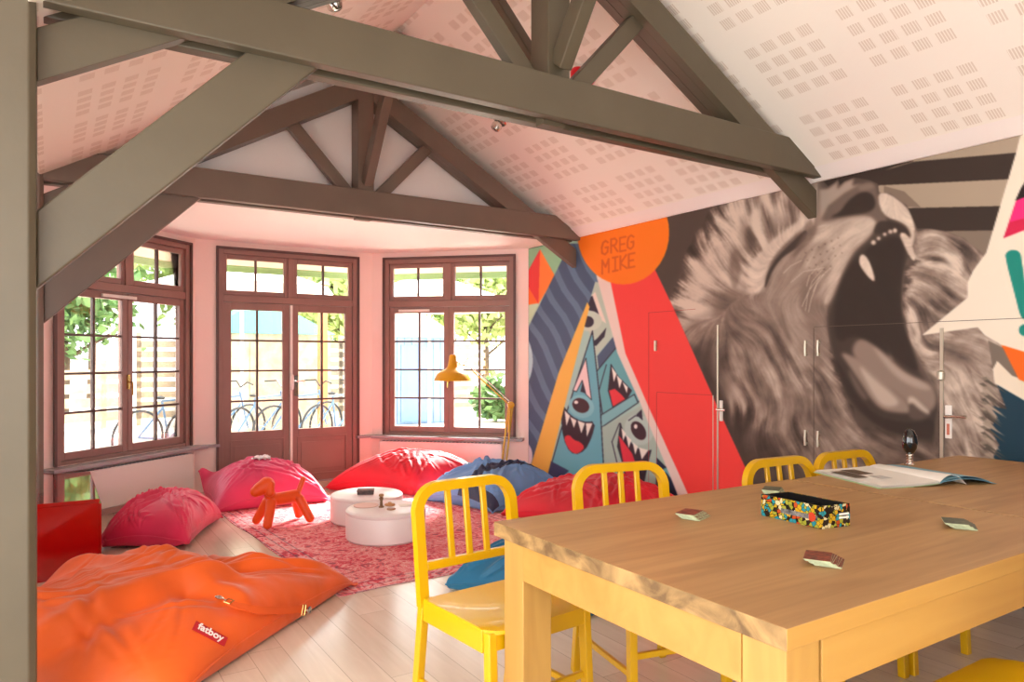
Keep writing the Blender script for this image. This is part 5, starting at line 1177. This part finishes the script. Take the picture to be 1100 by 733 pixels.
pblock(.10, .17, .24, .36, pph, 'photo_block'); pblock(.18, .24, .17, .33, pph, 'photo_block'); pblock(.10, .15, .13, .2, mat('page_text', (190, 186, 180), .5), 'text_block')

t = thing('glass_goblet', 'black glass goblet on a ribbed chrome stem standing behind the magazine', 'goblet', (3.34, 1.79, TH_))
MB().lathe([(0, 0), (.022, 0), (.023, .004), (.014, .009), (.011, .016), (.016, .021), (.011, .027), (.016, .033), (.012, .039), (.018, .046), (.014, .052), (0, .052)], (0, 0, 0), 24).build('stem', M['chrome'], t, smooth=True)
MB().lathe([(.012, .0525), (.022, .060), (.031, .080), (.034, .105), (.030, .135), (.020, .158), (.010, .166), (0, .168)], (0, 0, 0), 28).build('bowl', mat('black_glass', (14, 12, 14), .05, coat=1), t, smooth=True)

# ------------------------------------------------------------------ garden outside the bay
g = struct(MB().box((-14, 7.43, -.12), (18, 32, -.06)).build('garden_ground', mat('pale_gravel', (226, 216, 200), .8, var=.12, vscale=3)))
tag(g, None, None)
M['soffit'] = mat('soffit_cream', (240, 226, 206), .6); M['gutter'] = mat('gutter_green', (120, 156, 104), .5)
def eave(k, a, b):
    a, b = Vector(a), Vector(b); t_, n_ = leaf_basis(a, b); q = lambda p, u, w, z: tuple((p + t_ * u + n_ * w).to_tuple()[:2]) + (z,)
    struct(MB().prism([q(a, -.04, .165, 2.44), q(b, .04, .165, 2.44), q(b, .2, .52, 2.32), q(a, -.2, .52, 2.32)], (0, 0, .05)).build('trim_%d' % k, M['soffit']))
    struct(MB().prism([q(a, -.2, .52, 2.22), q(b, .2, .52, 2.22), q(b, .2, .55, 2.22), q(a, -.2, .55, 2.22)], (0, 0, .15)).build('trim_%d' % (k + 1), M['soffit']))
    struct(MB().prism([q(a, -.2, .53, 2.15), q(b, .2, .53, 2.15), q(b, .2, .55, 2.15), q(a, -.2, .55, 2.15)], (0, 0, .068)).build('trim_%d' % (k + 2), M['gutter']))
for k, (a, b) in enumerate(((A0, A1), (A1, B0), (B0, B1))): eave(4 + 3 * k, a, b)
def fence(x0, y0, x1, y1, h, label, n, m, vertical=False, off=0):
    a, b = Vector((x0, y0, 0)), Vector((x1, y1, 0)); t_, n_ = leaf_basis(a, b); L = (b - a).length; t = thing('garden_fence', label, 'fence', (x0, y0, -.06))
    mb = MB()
    if vertical:
        k = int(L / .16)
        for i in range(k): c = a + t_ * (i * .16 + .02); mb.prism([c, c + t_ * .12, c + t_ * .12 + Vector((0, 0, h)), c + Vector((0, 0, h))], n_ * .025)
        for z in (.3, h - .3): mb.prism([a + Vector((0, 0, z)), b + Vector((0, 0, z)), b + Vector((0, 0, z + .09)), a + Vector((0, 0, z + .09))], -n_ * .03)
    else:
        for i in range(n): z = .08 + i * (h - .1) / n; mb.prism([a + Vector((0, 0, z)), b + Vector((0, 0, z)), b + Vector((0, 0, z + (h / n) * .62)), a + Vector((0, 0, z + (h / n) * .62))], n_ * .025)
    mb.build('boards', m, t, True)
    for i in range(int(L / 2) + 1): c = a + t_ * min(L, i * 2.0) + Vector((0, 0, -.06)); MB().prism([c, c + t_ * .09, c + t_ * .09 + n_ * .09, c + n_ * .09], (0, 0, h + .14)).build('post', m, t, True)
fw = mat('fence_pale_wood', (196, 176, 150), .7, var=.15, vscale=6); fw2 = mat('fence_tan', (182, 160, 134), .7, var=.15, vscale=6)
fence(-9, 13.5, 1.2, 15.6, 1.15, 'low pale slatted fence across the garden beyond the left window', 4, fw)
fence(1.4, 15.8, 9.0, 15.2, 1.7, 'pale horizontal board fence at the back of the garden beyond the door', 8, fw2)
fence(9.8, 8.4, 13.6, 14.2, 1.5, 'weathered vertical board fence beyond the right window', 4, fw2, True)
def foliage_mat(nm, c1, c2):
    return mat(nm, c1, .6, rgb2=c2, vscale=2.2, spec=.3)
fol = [foliage_mat('leaves_green', (164, 190, 110), (100, 134, 66)), foliage_mat('leaves_yellow_green', (206, 214, 140), (150, 172, 100)), foliage_mat('leaves_deep', (130, 164, 104), (78, 112, 62))]
bark = mat('bark', (112, 92, 74), .8, var=.3, vscale=8)
def tree(x, y, h, r, label, fm, seed, trunk_r=.12, leaves=5200, low=.35):
    rs = np.random.RandomState(seed); t = thing('garden_tree', label, 'tree', (x, y, -.06))
    tr = MB(); tr.tube([(0, 0, 0), (.05, 0, h * .3), (-.03, .04, h * .6), (0, 0, h * .85)], [trunk_r, trunk_r * .8, trunk_r * .5, trunk_r * .2], 10)
    for k in range(7): a = k * 2.4; z = h * (.3 + .07 * k); tr.tube([(0, 0, z), (cos(a) * r * .35, sin(a) * r * .35, z + .25 * r), (cos(a) * r * .7, sin(a) * r * .7, z + .4 * r)], [trunk_r * .4, trunk_r * .25, trunk_r * .1], 6)
    tr.build('trunk', bark, t, smooth=True)
    cl = rs.randn(26, 3); cl /= np.linalg.norm(cl, axis=1, keepdims=True); cl *= (rs.rand(26, 1) ** .5) * np.array([r * .8, r * .8, h * (1 - low) * .42]); cl[:, 2] += h * (low + (1 - low) / 2)
    c = cl[rs.randint(0, 26, leaves)] + rs.randn(leaves, 3) * r * .19
    a = rs.randn(leaves, 3); a /= np.linalg.norm(a, axis=1, keepdims=True); b = np.cross(a, rs.randn(leaves, 3)); b /= np.linalg.norm(b, axis=1, keepdims=True); s = (.07 + .09 * rs.rand(leaves, 1)) * (1 + r * .12)
    V_ = np.stack([c - a * s, c + b * s * .5, c + a * s, c - b * s * .5], 1).reshape(-1, 3); V_[:, 2] = np.maximum(V_[:, 2], .05)
    me = bpy.data.meshes.new('foliage'); me.from_pydata(V_.tolist(), [], [(i*4, i*4+1, i*4+2, i*4+3) for i in range(leaves)]); me.materials.append(fm); o = bpy.data.objects.new('foliage', me); COL.objects.link(o); o.parent = t
tree(-8.2, 18.5, 5.0, 2.0, 'broad green tree outside, leftmost behind the low fence', fol[0], 1); tree(-3.6, 19.5, 5.5, 2.0, 'yellow green tree outside behind the low fence, seen in the left window', fol[1], 2)
tree(.2, 17.8, 4.2, 1.6, 'deep green tree outside at the right side of the left window', fol[2], 3); tree(3.9, 21.5, 5.5, 1.9, 'green tree outside behind the teal garden pavilion', fol[0], 4)
tree(7.0, 18.8, 4.8, 1.5, 'yellow green tree outside seen through the right leaf of the door', fol[1], 5); tree(11.0, 18.6, 4.6, 1.7, 'pale green tree outside behind the blue shed', fol[1], 6)
tree(15.0, 16.2, 4.4, 1.8, 'bright green tree outside at the right end of the right window', fol[0], 7); tree(8.6, 10.9, 1.1, .7, 'low leafy shrub outside under the right window', fol[1], 8, .03, 1500, .05); tree(7.9, 12.9, .9, .5, 'small shrub outside by the foot of the blue shed', fol[2], 9, .03, 1100, .05)
tree(-6.0, 21.5, 5.2, 2.0, 'yellow green tree far outside behind two broad trees at the left', fol[1], 10); tree(-1.2, 22.0, 5.6, 2.0, 'tall green tree far outside, seen through the middle of the left window', fol[0], 11); tree(.9, 22.6, 5.6, 1.6, 'yellow green tree far outside left of the pavilion', fol[1], 12)
tree(7.3, 22.8, 5.2, 1.9, 'deep green tree far outside beyond the right leaf of the door', fol[2], 13); tree(11.6, 22.6, 5.4, 2.2, 'green tree far outside beyond the left half of the right window', fol[0], 14); tree(16.4, 20.4, 5.4, 2.0, 'yellow green tree far outside at the right end of the right window', fol[1], 15)
# garden pavilion with a teal roof
t = thing('garden_pavilion', 'garden pavilion with a teal pitched roof outside the french door', 'pavilion', (3.22, 13.6, -.06)); tl = mat('teal_roof', (40, 146, 128), .5); tw = mat('pavilion_boards', (206, 196, 172), .6, var=.2, vscale=6)
MB().add([(-1.1, -1.0, 1.75), (1.1, -1.0, 1.75), (1.1, 1.0, 1.75), (-1.1, 1.0, 1.75), (0, -.3, 2.45), (0, .3, 2.45)], [(0, 1, 4), (1, 2, 5, 4), (2, 3, 5), (3, 0, 4, 5), (3, 2, 1, 0)]).build('roof', tl, t)
MB().box((-.85, -.8, 0), (.85, .8, 1.75)).build('walls', tw, t); MB().box((-.35, -.83, 0), (.35, -.805, 1.6)).build('door', fw, t)
for s in (-1, 1): MB().box((s * .98 - .05, -.95, 0), (s * .98 + .05, -.85, 1.75)).build('post', fw, t)
t = thing('timber_post', 'tall orange brown timber post standing in the garden beyond the door', 'post', (3.95, 12.2, -.06)); MB().box((-.07, -.07, 0), (.07, .07, 2.6)).build('shaft', mat('post_tan', (196, 130, 84), .6), t, bevel=.01); MB().add([(-.09, -.09, 2.601), (.09, -.09, 2.601), (.09, .09, 2.601), (-.09, .09, 2.601), (0, 0, 2.68)], [(3, 2, 1, 0), (0, 1, 4), (1, 2, 4), (2, 3, 4), (3, 0, 4)]).build('cap', fw, t)
t = thing('garden_shed', 'pale blue boarded shed outside at the left of the right window', 'shed', (6.15, 13.9, -.06)); bl = mat('shed_blue', (134, 166, 200), .6, var=.1, vscale=5)
sh = MB(); sh.box((-.85, -.7, 0), (.85, .7, 1.75)); 
for i in range(11): sh.box((-.85 + i * .16, -.72, .02), (-.72 + i * .16, -.70, 1.74))
sh.build('walls', bl, t); MB().prism([(-1.0, -.85, 1.75), (1.0, -.85, 1.75), (0, -.85, 2.3)], (0, 1.7, 0)).build('roof', mat('shed_roof', (186, 198, 210), .5), t)
MB().box((-.3, -.745, .05), (.3, -.722, 1.6)).build('door', mat('shed_door', (112, 146, 188), .6), t)
# white parasols
def parasol(x, y, label):
    t = thing('garden_parasol', label, 'parasol', (x, y, -.06)); MB().tube([(0, 0, 0), (0, 0, 2.75)], .025, 10).build('pole', M['white_metal'], t, smooth=True); MB().lathe([(0, 0), (.25, 0), (.25, .05), (.03, .08), (0, .08)], (0, 0, 0), 24).build('base', M['white_metal'], t)
    n = 8; vs = [(0, 0, 2.85)] + [(1.4 * cos(k*2*pi/n), 1.4 * sin(k*2*pi/n), 2.35) for k in range(n)] + [(1.38 * cos(k*2*pi/n), 1.38 * sin(k*2*pi/n), 2.18) for k in range(n)] + [(0, 0, 2.82)]
    fs = [(0, 1+k, 1+(k+1) % n) for k in range(n)] + [(1+k, 9+k, 9+(k+1) % n, 1+(k+1) % n) for k in range(n)] + [(17, 1+(k+1) % n, 1+k) for k in range(n)]
    MB().add(vs, fs).build('canopy', mat('canvas_white', (246, 238, 224), .7), t)
parasol(2.4, 11.2, 'white parasol outside, left one seen through the top lights of the door'); parasol(5.6, 11.4, 'white parasol outside, right one between the door and the shed')
# bicycles
dk = mat('bike_dark', (40, 42, 46), .4); bk2 = mat('bike_blue', (90, 120, 150), .35)
def bicycle():
    t = thing('bicycle', 'x', 'bicycle', (0, 0, -.06)); R = .33
    for s in (-.52, .52):
        MB().tube([(s + R * cos(a), 0, R + .01 + R * sin(a)) for a in [k * pi / 16 for k in range(33)]], .016, 8, caps=False).build('wheel', dk, t, smooth=True)
        sp = MB()
        for k in range(9): a = k * pi / 9; sp.tube([(s + R * cos(a), 0, R + .01 + R * sin(a)), (s - R * cos(a), 0, R + .01 - R * sin(a))], .002, 4)
        sp.build('spokes', M['alu'], t)
    f = MB(); bb, st, hd, ra, fa = (-.1, 0, .28), (-.22, 0, .78), (.33, 0, .80), (-.52, 0, .34), (.52, 0, .34)
    for p, q in ((bb, st), (st, hd), (bb, (.36, 0, .68)), (ra, bb), (ra, (-.2, 0, .7)), ((.33, 0, .86), fa)): f.tube([p, q], .015, 8)
    f.build('frame', bk2, t, smooth=True); MB().tube([(.30, -.26, .98), (.36, -.1, 1.0), (.34, 0, .92), (.36, .1, 1.0), (.30, .26, .98)], .012, 8).build('handlebar', dk, t, smooth=True)
    MB().lathe([(0, 0), (.05, .005), (.06, .03), (0, .05)], (-.24, 0, .80), 14).build('saddle', dk, t, smooth=True); MB().tube([(-.1, -.09, .2), (-.1, 0, .28), (-.1, .09, .36)], .01, 6).build('pedals', dk, t); return t
bp_ = bicycle(); bl_ = ['leftmost bicycle parked outside the french door', 'second bicycle from the left parked outside the door', 'bicycle parked outside in line with the gap between the door leaves', 'bicycle parked outside behind the right door leaf', 'rightmost bicycle parked outside the french door']
for k in range(5):
    c = bp_ if k == 0 else copy_tree(bp_); c.location = (1.35 + k * .55, 10.2 + .12 * (k % 2), -.06); c.rotation_euler = (radians(4), 0, radians(28 + 5 * (k % 3))); c['label'] = bl_[k]; c['group'] = 'bicycles outside the door'
for k in range(3):
    pass
